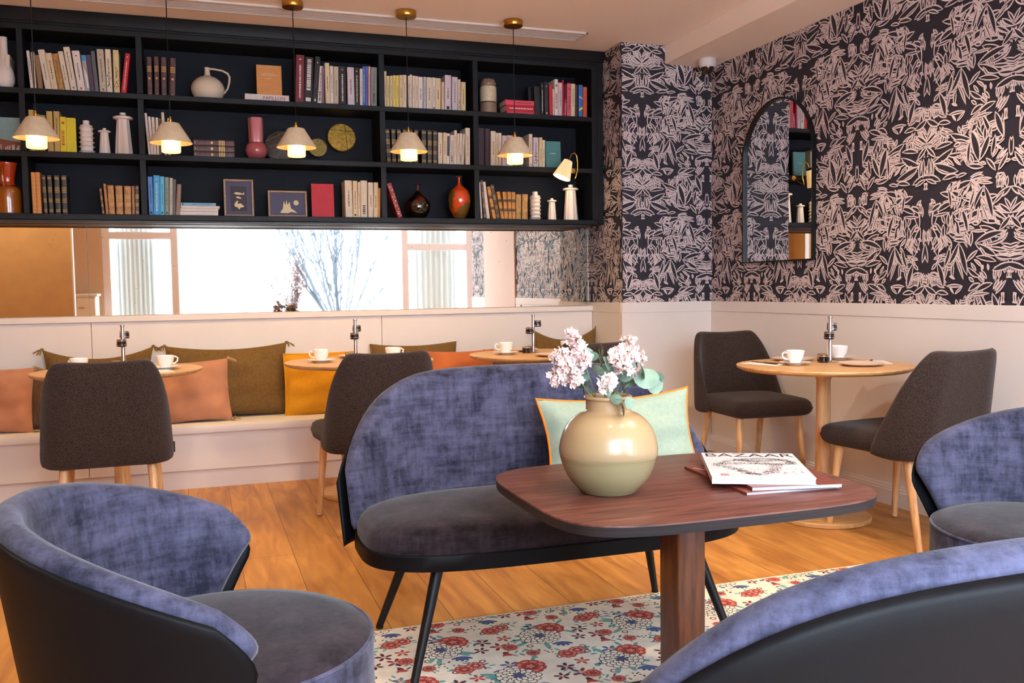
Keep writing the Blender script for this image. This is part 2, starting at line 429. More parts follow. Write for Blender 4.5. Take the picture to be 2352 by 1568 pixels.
# right wall (papered above the dado, plain pier further forward)
mb = MB()
wallpaper(mb, (XR, 2.604, 0), (0, 1, 0), (-1, 0, 0), YC-2.604, ZW, CEIL, 3.637-2.604)
mb.box(XR+.001, XR+.1, 2.604, YW, 0, CEIL, 2)
mb2 = MB(); wallpaper(mb2, (XR, .886, 0), (0, 1, 0), (-1, 0, 0), 1.455-.886, ZW, CEIL, .2)
mb2.box(XR+.001, XR+.1, .886, 1.455, 0, CEIL, 2)
struct(mb.build('wall_right', WPM)); struct(mb2.build('wall_right_front', WPM))
struct(MB().box(XR-.02, XR+.1, 1.455, 2.604, 0, CEIL).build('wall_right_pier', mat('pink_plaster', '#e2c3b2', .7)))
# chimney-breast column in the far corner
mb = MB()
wallpaper(mb, (XC, YC, 0), (1, 0, 0), (0, -1, 0), XR-XC, ZW, CEIL, 2.909-XC)
wallpaper(mb, (XC, YC, 0), (0, 1, 0), (-1, 0, 0), YW-YC, ZW, CEIL, .0)
mb.box(XC+.001, XR, YC+.001, YW, 0, CEIL, 2)
struct(mb.build('wall_column', WPM))
# dado panelling: flat board with a top band that stands slightly proud
def dado(name, org, du, nrm, L_, ztop, zb, t=.012, band=.016, base=False):
    du = Vector(du); nrm = Vector(nrm); M = Matrix(((du.x, nrm.x, 0, org[0]), (du.y, nrm.y, 0, org[1]), (0, 0, 1, 0), (0, 0, 0, 1)))
    mb = MB(); mb.box(0, L_, 0, t, 0, zb, 0, M); mb.rbox(0, L_, 0, band, zb, ztop, .002, 1, 0, M)
    return struct(mb.build(name, m_wall, fix=True))
dado('trim_dado_right', (XR, .89), (0, 1, 0), (-1, 0, 0), YC-.89-.016, ZW, .985)
dado('trim_dado_column', (XC-.012, YC), (1, 0, 0), (0, -1, 0), XR-XC+.012, ZW, .985)
dado('trim_dado_column_side', (XC, YC), (0, 1, 0), (-1, 0, 0), YW-YC, ZW, .985)
# baseboards with a small moulding
def baseboard(name, org, du, nrm, L_):
    du = Vector(du); nrm = Vector(nrm); M = Matrix(((du.x, nrm.x, 0, org[0]), (du.y, nrm.y, 0, org[1]), (0, 0, 1, 0), (0, 0, 0, 1)))
    pr = [(0, 0), (.026, 0), (.026, .078), (.022, .083), (.022, .091), (.014, .098), (.014, .104), (0, .108)]
    vs = [(x, y, z) for x in (0, L_) for y, z in pr]; n = len(pr)
    fs = [(i, (i+1) % n, n+(i+1) % n, n+i) for i in range(n)]+[list(range(n)), [n+i for i in range(n)][::-1]]
    return struct(MB().add(vs, fs, 0, False, M).build(name, m_wall, fix=True))
baseboard('baseboard_right', (XR-.012, .89), (0, 1, 0), (-1, 0, 0), YC-.89-.016)
baseboard('baseboard_column', (XC, YC-.012), (1, 0, 0), (0, -1, 0), XR-XC)

# ---------------------------------------------------------------- behind the camera (seen in the mirrors)
m_white = mat('white_lacquer', '#ece8e4', .4)
m_wframe = mat('window_frame_paint', '#e6dde0', .5)
mb = MB()
mb.box(XL, -1.15, YF-.12, YF, 0, CEIL); mb.box(-1.15, 4.2, YF-.12, YF, 2.62, CEIL); mb.box(-1.15, 4.2, YF-.12, YF, 0, .42); mb.box(4.03, 4.2, YF-.12, YF, .42, 2.62)
struct(mb.build('wall_front', mat('clay_wall', '#c9a98c', .7)))
struct(MB().box(4.1, 4.2, YF, .886, 0, CEIL).box(XR+.1, 4.1, .886, .986, 0, CEIL).build('wall_bay', m_wall))
m_glass = mat('window_glass', '#dff2f4', .02, alpha=.12)
m_curt = mat('pale_curtain', '#eef6f8', .9)
def window(i, x0, x1, zt, lx=None):
    f = MB(); f.rbox(x0, x1, YF-.09, YF-.01, .42, .5, .004, 1); f.rbox(x0, x1, YF-.09, YF-.01, 2.54, 2.62, .004, 1)
    f.rbox(x0, x0+.1, YF-.09, YF-.01, .5, 2.54, .004, 1); f.rbox(x1-.1, x1, YF-.09, YF-.01, .5, 2.54, .004, 1)
    f.rbox(x0+.1, x1-.1, YF-.09, YF-.01, zt, zt+.1, .004, 1)
    w = struct(f.build('window_%d' % i, m_wframe))
    MB().box(x0+.1, x1-.1, YF-.055, YF-.045, .5, zt).box(x0+.1, x1-.1, YF-.055, YF-.045, zt+.1, 2.54).build('pane', m_glass, w)
    return w
window(1, -1.15, -.19, 1.9); window(2, 2.93, 4.03, 1.75)
def curtain(x0, x1, y, label):
    mb = MB(); n = 60; vs = []
    for z in (.45, 2.5):
        for i in range(n+1):
            x = x0+(x1-x0)*i/n; vs.append((x, y+.025*sin(i*.9)+.01*sin(i*2.3), z))
    mb.add(vs, [(i, i+1, n+2+i, n+1+i) for i in range(n)], 0, True)
    return tag(mb.build('curtain', m_curt, sharp=80), label, 'curtain')
curtain(-1.0, -.5, YF-.2, 'pale blue sheer curtain behind the left window reflected in the long mirror')
curtain(3.15, 3.85, YF-.2, 'pale blue sheer curtain behind the narrow right window reflected in the long mirror')
# partition with a warm lit face, reflected at the far left of the mirror
struct(MB().box(XL, -1.18, 1.94, 2.0, 0, CEIL).build('wall_partition', mat('ochre_panel', '#dcb27c', .6, noise=.05, nscale=6)))
struct(MB().box(-1.18, -1.165, 1.93, 2.01, 0, CEIL).build('trim_partition', m_white))
cb = thing('sideboard', 'white lacquered sideboard with small brass pulls, reflected at left of the mirror', 'sideboard', (-1.7, -.72, 0))
MB().rbox(-.5, .5, -.26, .2, .05, 1.14, .004, 1).build('body', m_white, cb); MB().rbox(-.52, .52, -.27, .23, 1.14, 1.17, .004, 1).build('top', m_white, cb)
for k in range(3):
    d = MB().rbox(-.49+k*.33, -.17+k*.33, .2, .216, .85, 1.12, .003, 1).build('drawer', m_white, cb)
    MB().rbox(-.36+k*.33, -.30+k*.33, .216, .228, .985, .995, .002, 1).build('pull', m_brass, d)
# outside: pale stone building, ground, bare shrub
struct(MB().box(-14, 18, -14, YF-.2, -.3, -.2).build('ground', mat('pale_paving', '#d9d9d6', .9)))
bd = thing('building', 'pale stone building across the street, overexposed behind the bare shrub', 'building', (2, -9, -.2))
MB().box(-9, 9, -1, 0, 0, 3.6).build('wall', mat('pale_stone', '#f4f4f2', .9), bd)
mb = MB(); rb = random.Random(3)
for k in range(26):
    x = rb.uniform(-3.5, 2.6); z = 2.62+.16*rb.randint(0, 3); w = rb.uniform(.1, .3)
    mb.rbox(x-w, x+w, -.005, .02, z, z+.07, .006, 1)
mb.build('stonework', mat('weathered_stone', '#a9aec4', .9, noise=.5, nscale=30), bd)
def shrub(name, label, loc, n, h, spread, mt, leaves=None, seed=1, r0=.012):
    r_ = random.Random(seed); t = thing(name, label, 'shrub', loc); mb = MB(); lf = MB()
    def br(p, d, l, r, k):
        pts = [p]; q = Vector(p); dd = Vector(d)
        for i in range(4):
            dd = (dd+Vector((r_.uniform(-.14, .14), r_.uniform(-.14, .14), .06))).normalized(); q = q+dd*l/4; pts.append(q.copy())
            if k > 0:
                for _ in range(2 if k > 1 else 1):
                    br(q, (dd+Vector((r_.uniform(-.6, .6), r_.uniform(-.5, .5), r_.uniform(0, .4)))).normalized(), l*.55, r*.5, k-1)
            elif leaves:
                for _ in range(2):
                    a = Vector((r_.uniform(-1, 1), r_.uniform(-1, 1), r_.uniform(-.3, 1))).normalized()*.05; b = a.cross(Vector((0, 0, 1)))*.35
                    lf.add([q, q+a*.5+b, q+a, q+a*.5-b], [(0, 1, 2, 3)])
        mb.tube(pts, [r, r*.85, r*.7, r*.55, r*.35], 5)
    for i in range(n):
        a = r_.uniform(0, 2*PI); s = r_.uniform(.1, spread)
        br((cos(a)*.05, sin(a)*.05, 0), Vector((cos(a)*s, sin(a)*s*.6, 1)).normalized(), h*r_.uniform(.7, 1), r0, 2)
    mb.build('branches', mt, t)
    if leaves: lf.build('leaves', leaves, t)
    return t
m_bark = mat('grey_bark', '#4c5560', .9)
MB_PL = thing('planter', 'low grey planter box under the bare shrub outside the window', 'planter', (2.2, -3.5, -.2))
MB().rbox(-1.3, 1.3, -.3, .3, 0, .6, .02, 2).build('box', mat('planter_grey', '#8a8f94', .7), MB_PL)
MB().box(-1.27, 1.27, -.27, .27, .6, .63).build('soil', mat('soil', '#4a3a30', .95), MB_PL)
shrub('bare_shrub', 'large bare branched shrub standing against the bright window in the mirror', (2.37, -3.5, .432), 17, 2.6, 1.05, m_bark, seed=4, r0=.02)
shrub('bare_shrub', 'small twiggy shrub with dry red brown leaves left of the large bare shrub', (1.45, -3.5, .432), 8, .85, .5, m_bark, mat('dry_leaf', '#6b3f38', .8), seed=8, r0=.008)
shrub('leafy_shrub', 'small green leafy shrub behind the left window in the mirror', (-.72, -1.75, .2), 7, .85, .5, m_bark, mat('green_leaf', '#3f7f78', .7), seed=5, r0=.008)

# ---------------------------------------------------------------- long mirror above the bench: three sheets
for x0, x1, lb in ((-3.19, -.615, 'left sheet of the long antiqued wall mirror under the bookcase'), (-.613, 1.157, 'middle sheet of the long antiqued wall mirror under the bookcase'),
                   (1.159, 2.744, 'right sheet of the long antiqued wall mirror beside the papered column')):
    mb = MB().box(x0, x1, YW-.006, YW, 1.03, 1.6)
    r_ = random.Random(int(x0*100)); vs = 0
    for k in range(int((x1-x0)*34)):
        x, z, s = r_.uniform(x0, x1), r_.uniform(1.05, 1.58), r_.choice((.0012, .0018, .003))
        mb.add([(x+s*cos(a), YW-.0063, z+s*sin(a)*r_.uniform(.5, 1.2)) for a in (0, 1.2, 2.4, 3.6, 5)], [(4, 3, 2, 1, 0)], 1)
    tag(mb.build('wall_mirror', [m_mirror, mat('mirror_foxing', '#8a6f50', .6)]), lb, 'mirror', 'sheets of the long wall mirror')

# ---------------------------------------------------------------- ceiling vent and dome camera
v = thing('ceiling_vent', 'long white linear slot diffuser set in the ceiling above the bookcase', 'vent', (0, 0, CEIL))
mb = MB(); x0, x1, y0, y1 = -3, 2.45, 5.478, 5.665
mb.rbox(x0, x1, y0, y0+.018, -.012, 0, .002, 1).rbox(x0, x1, y1-.018, y1, -.012, 0, .002, 1).rbox(x1-.018, x1, y0, y1, -.012, 0, .002, 1)
mb.build('frame', mat('vent_white', '#e3dcd8', .5), v)
for k in range(5):
    y = y0+.03+k*.0305; MB().rbox(x0, x1-.018, y, y+.014, -.009, 0, .002, 1).build('blade', _M['vent_white'], v)
MB().box(x0, x1, y0+.018, y1-.018, -.002, 0).build('backing', mat('vent_shade', '#6f6668', .7), v)
dc = thing('dome_camera', 'white ceiling dome security camera on the beam beside the papered column', 'security camera', (3.29, 5.42, 2.675))
MB().lathe([(0, 0), (.052, 0), (.058, -.012), (.058, -.045), (.05, -.058), (0, -.058)], 32).build('housing', mat('camera_white', '#dcd6d8', .35), dc, fix=True)
MB().lathe([(.046, -.056)]+[(.046*cos(a), -.056-.044*sin(a)) for a in (.3, .6, .9, 1.2, 1.5)]+[(0, -.10)], 28).build('dome', mat('smoked_dome', '#2a1c18', .08, coat=.6), dc, fix=True)
BOOKS = [
  (0, 0, -0.9809, 0.0235, 0.1864, 0.041, 'cream', 'n', 'cream paperback standing behind the white bottle vase'),
  (0, 1, -0.8508, 0.0146, 0.2166, -0.064, 'white', 'v', 'thin white paperback'),
  (0, 1, -0.8354, 0.0138, 0.2113, -0.019, 'cream', 'v', 'slim cream paperback'),
  (0, 1, -0.8114, 0.0255, 0.1951, -0.069, 'brown', 'n', 'brown cloth book'),
  (0, 1, -0.7736, 0.0322, 0.2268, -0.135, 'cream', 'v', 'tall cream paperback'),
  (0, 1, -0.7403, 0.0324, 0.2103, -0.128, 'sand', 'v', 'pale yellow paperback'),
  (0, 1, -0.7051, 0.0316, 0.2105, -0.131, 'ochre', 'v', 'ochre paperback'),
  (0, 1, -0.6691, 0.0264, 0.2246, -0.141, 'cream', 'v', 'narrow cream paperback'),
  (0, 1, -0.6387, 0.0323, 0.2515, -0.133, 'cream', 'm', 'tallest cream paperback'),
  (0, 1, -0.602, 0.0388, 0.2335, -0.11, 'white', 'm', 'wide white paperback with small red mark'),
  (0, 1, -0.5623, 0.0244, 0.2119, -0.079, 'photo', 'b', 'white book with a blue cap on its spine'),
  (0, 1, -0.537, 0.0243, 0.2139, -0.071, 'purple', 'v', 'dark purple book'),
  (0, 1, -0.511, 0.0211, 0.2377, -0.068, 'slate', 'v', 'grey green book'),
  (0, 1, -0.4843, 0.0363, 0.2518, -0.044, 'stone', 'm', 'beige grey book'),
  (0, 1, -0.4464, 0.0303, 0.2532, -0.012, 'cream', 'p', 'cream book with a drawing low on its spine'),
  (0, 1, -0.4083, 0.0307, 0.2524, 0.005, 'straw', 'p', 'straw coloured book with a figure on its spine'),
  (0, 1, -0.3706, 0.0266, 0.2384, 0.131, 'red', 'w', 'bright red book leaning the other way'),
  (0, 2, -0.2248, 0.0277, 0.2262, 0.002, 'maroon', 'g', 'antique maroon volume with gold bands'),
  (0, 2, -0.1853, 0.0259, 0.229, 0.017, 'maroon', 'g', 'antique maroon volume with gold bands'),
  (0, 2, -0.148, 0.0302, 0.2288, 0.025, 'maroon', 'g', 'antique maroon volume with gold bands'),
  (0, 2, -0.1016, 0.0316, 0.2278, 0.047, 'maroon', 'g', 'antique maroon volume with gold bands'),
  (0, 2, 0.6407, 0.0514, 0.2965, 0.039, 'crimson', 'w', 'tall crimson hardback'),
  (0, 2, 0.6929, 0.0501, 0.2872, 0.058, 'black', 'W', 'black book with large white lettering'),
  (0, 2, 0.7442, 0.0322, 0.2952, 0.092, 'black', 'm', 'black book with pale marks'),
  (0, 2, 0.7773, 0.0257, 0.2379, 0.06, 'white', 'K', 'white book with black capitals'),
  (0, 2, 0.8038, 0.0162, 0.2285, 0.019, 'mauve', 'v', 'thin mauve book'),
  (0, 2, 0.8288, 0.0286, 0.2594, -0.003, 'sand', 'v', 'taller sand coloured paperback'),
  (0, 2, 0.8582, 0.021, 0.2428, 0.01, 'white', 'v', 'slim white paperback'),
  (0, 2, 0.88, 0.0294, 0.2394, 0.017, 'stone', 'v', 'stone coloured paperback'),
  (0, 2, 0.9127, 0.044, 0.2435, 0.015, 'black', 'w', 'wide black paperback'),
  (0, 2, 0.9694, 0.0426, 0.2418, 0.002, 'lilac', 'v', 'wide lilac white paperback'),
  (0, 2, 1.014, 0.0285, 0.2415, 0.013, 'black', 'w', 'black book with white lettering'),
  (0, 2, 1.0457, 0.0174, 0.2369, 0.02, 'white', 'v', 'thin white book'),
  (0, 2, 1.0639, 0.0177, 0.2538, 0.024, 'blue', 'w', 'bright blue book'),
  (0, 2, 1.0831, 0.015, 0.2551, 0.024, 'violet', 'v', 'thin violet blue book'),
  (0, 2, 1.0998, 0.013, 0.2541, 0.024, 'pink', 'v', 'thin pink book'),
  (0, 2, 1.1165, 0.0381, 0.2515, 0.028, 'photo2', 's', 'grey green book with a landscape photograph'),
  (0, 3, 1.2057, 0.0148, 0.2313, 0.011, 'sand', 'v', 'thin tall sand paperback'),
  (0, 3, 1.2213, 0.0184, 0.2029, 0.018, 'straw', 'v', 'straw paperback'),
  (0, 3, 1.2405, 0.0191, 0.2041, 0.021, 'straw', 'v', 'straw paperback'),
  (0, 3, 1.2609, 0.0195, 0.2087, 0.022, 'yellow', 'v', 'pale yellow paperback'),
  (0, 3, 1.2813, 0.0198, 0.2099, 0.024, 'yellow', 'v', 'pale yellow paperback'),
  (0, 3, 1.3024, 0.0222, 0.2118, 0.022, 'straw', 'v', 'straw paperback'),
  (0, 3, 1.3263, 0.0235, 0.2146, 0.022, 'cream', 'v', 'cream paperback'),
  (0, 3, 1.3608, 0.0131, 0.2103, 0.015, 'cream', 'k', 'cream paperback with a black mark at its foot'),
  (0, 3, 1.3748, 0.0138, 0.2209, 0.018, 'white', 'v', 'white paperback'),
  (0, 3, 1.3902, 0.0171, 0.2134, 0.018, 'cream', 'v', 'cream paperback'),
  (0, 3, 1.4082, 0.0208, 0.2119, 0.019, 'cream', 'v', 'cream paperback'),
  (0, 3, 1.431, 0.0301, 0.2094, 0.019, 'white', 'v', 'white paperback'),
  (0, 3, 1.4633, 0.0182, 0.2102, 0.019, 'paleblue', 'v', 'pale blue grey paperback'),
  (0, 3, 1.4855, 0.0376, 0.2094, 0.019, 'cream', 'v', 'wide cream paperback'),
  (0, 3, 1.5254, 0.0197, 0.2107, 0.018, 'white', 'k', 'white paperback with a black mark at its foot'),
  (0, 3, 1.5465, 0.0359, 0.2086, 0.021, 'sand', 'v', 'wide sand paperback'),
  (0, 3, 1.5866, 0.0185, 0.1851, 0.021, 'sand', 'v', 'shorter sand paperback'),
  (0, 3, 1.6092, 0.0428, 0.2318, 0.024, 'lilac', 'k', 'tall lilac white paperback'),
  (0, 3, 1.6592, 0.0383, 0.2233, 0.02, 'lilac', 'v', 'wide lilac paperback'),
  (0, 3, 1.6992, 0.018, 0.2083, 0.017, 'cream', 's', 'cream paperback with dark lettering'),
  (0, 3, 1.722, 0.0314, 0.1931, 0.015, 'straw', 'v', 'shorter straw paperback'),
  (0, 4, 2.2503, 0.0419, 0.1954, -0.024, 'black', 'n', 'black hardback'),
  (0, 4, 2.2943, 0.021, 0.2204, 0.003, 'black', 'w', 'thin black paperback'),
  (0, 4, 2.3194, 0.0298, 0.2286, -0.003, 'black', 'm', 'black paperback with pale marks'),
  (0, 4, 2.3563, 0.0241, 0.2102, -0.008, 'red', 'n', 'red book'),
  (0, 4, 2.3812, 0.0102, 0.1848, 0.001, 'cream', 'v', 'short cream paperback'),
  (0, 4, 2.3922, 0.0256, 0.2512, 0.009, 'white', 'r', 'tall white paperback with red lettering'),
  (0, 4, 2.4202, 0.0279, 0.2292, 0.012, 'lilac', 'v', 'white paperback'),
  (0, 4, 2.4501, 0.0107, 0.2501, 0.01, 'red', 'n', 'thin red book'),
  (0, 4, 2.4616, 0.0225, 0.1208, 0.052, 'magenta', 'w', 'low magenta paperback'),
  (0, 4, 2.4849, 0.0303, 0.2296, 0.021, 'rose', 'r', 'rose red paperback'),
  (0, 4, 2.5161, 0.0293, 0.2281, 0.02, 'sand', 'v', 'sand paperback'),
  (0, 4, 2.5493, 0.0201, 0.2219, 0.014, 'plum', 'n', 'plum coloured book'),
  (0, 4, 2.5734, 0.0299, 0.2232, 0.011, 'blue', 'y', 'blue book with yellow and white flashes'),
  (0, 4, 2.6083, 0.0292, 0.2115, 0.007, 'orange', 'c', 'orange red book'),
  (1, 1, -0.8715, 0.026, 0.2372, 0.016, 'tan', 'v', 'tan paperback'),
  (1, 1, -0.8447, 0.0224, 0.2159, 0.033, 'tan', 'v', 'shorter tan paperback'),
  (1, 1, -0.8215, 0.0327, 0.2093, 0.038, 'olive', 'v', 'olive paperback'),
  (1, 1, -0.7738, 0.0304, 0.2334, -0.005, 'tan', 'v', 'tan paperback'),
  (1, 1, -0.7404, 0.0303, 0.2351, 0.012, 'tan', 'v', 'wide tan paperback'),
  (1, 1, -0.7086, 0.0328, 0.2037, 0.018, 'lemon', 'r', 'bright lemon yellow paperback'),
  (1, 2, -0.2325, 0.0129, 0.2483, -0.056, 'white', 'v', 'thin white paperback'),
  (1, 2, -0.2182, 0.0147, 0.2288, -0.041, 'white', 'v', 'thin white paperback'),
  (1, 2, -0.2027, 0.016, 0.2265, -0.024, 'white', 'v', 'thin white paperback'),
  (1, 2, -0.1859, 0.0154, 0.2244, -0.0, 'cream', 'v', 'thin cream paperback'),
  (1, 2, -0.1697, 0.0137, 0.2201, 0.007, 'slate', 'v', 'dark grey paperback'),
  (1, 2, -0.1435, 0.0152, 0.2578, -0.035, 'cream', 'v', 'thin tall cream paperback'),
  (1, 2, -0.1217, 0.0146, 0.2225, 0.014, 'white', 'v', 'thin white paperback'),
  (1, 3, 1.2128, 0.0285, 0.2165, -0.032, 'ebony', 'G', 'black antique volume with gilt bands'),
  (1, 3, 1.2484, 0.0283, 0.2184, -0.013, 'ebony', 'G', 'black antique volume with gilt bands'),
  (1, 3, 1.2848, 0.0271, 0.2189, -0.004, 'ebony', 'G', 'black antique volume with gilt bands'),
  (1, 3, 1.3213, 0.0275, 0.2192, 0.003, 'ebony', 'G', 'black antique volume with gilt bands'),
  (1, 3, 1.3586, 0.027, 0.2196, 0.012, 'ebony', 'G', 'black antique volume with gilt bands'),
  (1, 3, 1.3961, 0.0271, 0.2199, 0.018, 'ebony', 'G', 'black antique volume with gilt bands'),
  (1, 3, 1.4452, 0.0316, 0.2206, 0.013, 'ebony', 'G', 'black antique volume with gilt bands'),
  (1, 3, 1.4844, 0.0304, 0.219, 0.016, 'ebony', 'G', 'black antique volume with gilt bands'),
  (1, 3, 1.5224, 0.0288, 0.2187, 0.02, 'ebony', 'G', 'black antique volume with gilt bands'),
  (1, 3, 1.5585, 0.0286, 0.2091, 0.018, 'cream', 'v', 'cream paperback'),
  (1, 3, 1.5886, 0.0256, 0.2084, 0.032, 'sand', 'v', 'sand paperback'),
  (1, 3, 1.615, 0.019, 0.2051, 0.032, 'white', 'N', 'white paperback with a navy label'),
  (1, 3, 1.6374, 0.0258, 0.1959, 0.036, 'cream', 's', 'cream paperback'),
  (1, 3, 1.664, 0.018, 0.227, 0.032, 'white', 'v', 'tall white paperback'),
  (1, 3, 1.685, 0.0164, 0.2079, 0.032, 'sand', 'v', 'sand paperback'),
  (1, 3, 1.7022, 0.0164, 0.2088, 0.045, 'white', 's', 'white paperback with dark lettering'),
  (1, 3, 1.7194, 0.0143, 0.2064, 0.069, 'cream', 'v', 'cream paperback'),
  (1, 3, 1.7462, 0.0309, 0.2468, 0.012, 'cream', 'v', 'tall cream paperback'),
  (1, 4, 1.8358, 0.0423, 0.2504, 0.02, 'plum', 'n', 'dark plum hardback'),
  (1, 4, 1.8851, 0.0335, 0.2493, 0.017, 'plum', 'n', 'dark plum hardback'),
  (1, 4, 1.9234, 0.0336, 0.233, 0.016, 'cream', 'v', 'tall cream paperback'),
  (1, 4, 1.959, 0.0183, 0.2226, 0.016, 'cream', 'v', 'slim cream paperback'),
  (1, 4, 1.9804, 0.0197, 0.2235, 0.016, 'cream', 'v', 'slim cream paperback'),
  (1, 4, 2.0061, 0.0339, 0.2077, 0.016, 'lilac', 'v', 'lilac paperback'),
  (1, 4, 2.042, 0.0383, 0.2091, 0.015, 'lilac', 'v', 'lilac paperback'),
  (1, 4, 2.0867, 0.0328, 0.1874, 0.015, 'ebony', 'G', 'black antique volume'),
  (1, 4, 2.1243, 0.0343, 0.189, 0.007, 'ebony', 'G', 'black antique volume'),
  (1, 4, 2.1986, 0.0256, 0.2244, 0.009, 'cream', 'm', 'tall cream paperback with a tan cover'),
  (1, 4, 2.2308, 0.038, 0.2033, 0.012, 'lilac', 'p', 'pale paperback with a small dark picture'),
  (1, 4, 2.2749, 0.0232, 0.2051, 0.013, 'straw', 'v', 'straw paperback'),
  (1, 4, 2.3, 0.0189, 0.1891, 0.013, 'cream', 'v', 'slim cream paperback'),
  (2, 1, -0.8666, 0.0218, 0.2375, -0.01, 'apricot', 'c', 'apricot cloth book'),
  (2, 1, -0.844, 0.0223, 0.2382, -0.008, 'apricot', 'c', 'apricot cloth book'),
  (2, 1, -0.8084, 0.0194, 0.2221, -0.028, 'ebony', 'G', 'black antique volume with gilt bands'),
  (2, 1, -0.7805, 0.0232, 0.2229, -0.022, 'ebony', 'G', 'black antique volume with gilt bands'),
  (2, 1, -0.7478, 0.0276, 0.2229, -0.007, 'ebony', 'G', 'black antique volume with gilt bands'),
  (2, 1, -0.7122, 0.0273, 0.224, 0.003, 'ebony', 'G', 'black antique volume with gilt bands'),
  (2, 1, -0.4992, 0.014, 0.1539, -0.08, 'umber', 'G', 'low dark brown antique volume'),
  (2, 1, -0.4789, 0.0154, 0.1804, -0.05, 'leather', 'c', 'thin light leather volume'),
  (2, 1, -0.462, 0.0334, 0.1729, -0.022, 'leather', 'G', 'tan leather antique volume'),
  (2, 1, -0.4217, 0.0384, 0.1715, -0.003, 'leather', 'G', 'broad tan leather antique volume'),
  (2, 1, -0.3768, 0.0374, 0.1698, 0.017, 'leather', 'G', 'tan leather antique volume'),
  (2, 1, -0.3347, 0.0145, 0.1694, 0.018, 'leather', 'c', 'thin tan leather antique volume'),
  (2, 1, -0.318, 0.0221, 0.1739, 0.02, 'umber', 'G', 'brown leather antique volume'),
  (2, 2, -0.2408, 0.0255, 0.2295, -0.004, 'cornflower', 'k', 'cornflower blue paperback'),
  (2, 2, -0.2145, 0.0356, 0.237, 0.021, 'azure', 'w', 'azure blue paperback'),
  (2, 2, -0.1781, 0.0234, 0.2313, 0.025, 'sky', 'k', 'sky blue paperback'),
  (2, 2, -0.1518, 0.023, 0.2283, 0.029, 'sage', 'k', 'sage green paperback'),
  (2, 2, -0.1262, 0.0184, 0.2237, 0.036, 'stone', 'v', 'pale grey paperback'),
  (2, 2, -0.107, 0.0157, 0.2163, 0.042, 'slate', 'v', 'purple grey paperback'),
  (2, 2, -0.0903, 0.0231, 0.1872, 0.075, 'taupe', 'n', 'taupe paperback'),
  (2, 2, 0.9381, 0.0458, 0.2361, -0.006, 'cream', 'v', 'thick cream paperback'),
  (2, 2, 0.9857, 0.0283, 0.2339, 0.008, 'sand', 'k', 'sand paperback'),
  (2, 2, 1.0148, 0.0178, 0.2265, 0.024, 'sand', 'v', 'slim sand paperback'),
  (2, 2, 1.0356, 0.0412, 0.2371, 0.018, 'cream', 'K2', 'cream paperback with grey lettering'),
  (2, 2, 1.083, 0.0324, 0.226, 0.014, 'cream', 'v', 'cream paperback'),
  (2, 2, 1.118, 0.0277, 0.2268, 0.029, 'sand', 'v', 'sand paperback'),
  (2, 2, 1.1465, 0.0142, 0.1917, 0.036, 'apricot', 'n', 'thin orange paperback'),
  (2, 3, 1.2816, 0.0292, 0.2313, -0.313, 'floral', 'f', 'red patterned paperback leaning left against the divider'),
  (2, 4, 1.848, 0.0104, 0.2461, -0.049, 'white', 'n', 'thin white paperback'),
  (2, 4, 1.8692, 0.0181, 0.2598, -0.081, 'umber', 'G', 'tall thin dark brown volume'),
  (2, 4, 1.8919, 0.0215, 0.2506, -0.116, 'white', 'n', 'tall thin white book'),
  (2, 4, 1.9332, 0.0234, 0.2188, -0.185, 'amber', 'D', 'amber leather volume with black labels'),
  (2, 4, 1.9618, 0.0235, 0.2331, -0.188, 'umber', 'G', 'dark brown antique volume'),
  (2, 4, 1.9933, 0.023, 0.1858, -0.165, 'amber', 'D', 'amber leather volume with black labels'),
  (2, 4, 2.0178, 0.0276, 0.1856, -0.058, 'amber', 'D', 'amber leather volume with black labels'),
  (2, 4, 2.0462, 0.0238, 0.1865, -0.033, 'amber', 'D', 'amber leather volume with black labels'),
  (2, 4, 2.0726, 0.0253, 0.1852, -0.014, 'amber', 'D', 'amber leather volume with black labels'),
  (2, 4, 2.1016, 0.0369, 0.171, 0.008, 'ochre', 'G', 'ochre antique volume'),
  (2, 4, 2.1438, 0.0388, 0.1717, 0.019, 'ochre', 'G', 'ochre antique volume'),
]
# ---------------------------------------------------------------- built-in bench
bn = thing('banquette', 'long cream built-in bench under the mirror with seat slab and tall back panel', 'bench', (0, 0, 0))
mb = MB()
for x0, x1 in ((XL, -.603), (-.6, 1.187), (1.19, XC-.016)): mb.rbox(x0, x1, 6.106, YW, .36, .992, .0015, 1)
mb.build('back_panel', m_wall, bn)
MB().rbox(XL, XC-.016, 6.09, YW, .993, 1.03, .002, 1).build('cap_rail', m_wall, bn)
MB().rbox(XL, XC-.016, 5.665, 6.106, .335, .378, .003, 2).build('seat', m_wall, bn)
mb = MB()
for x0, x1 in ((XL, -.602), (-.6, 1.188), (1.19, XC-.016)): mb.rbox(x0, x1, 5.69, 5.72, .113, .334, .0015, 1)
mb.build('front_panel', m_wall, bn)
MB().box(XL, XC-.016, 5.715, 5.76, 0, .12).build('plinth', m_wall, bn)

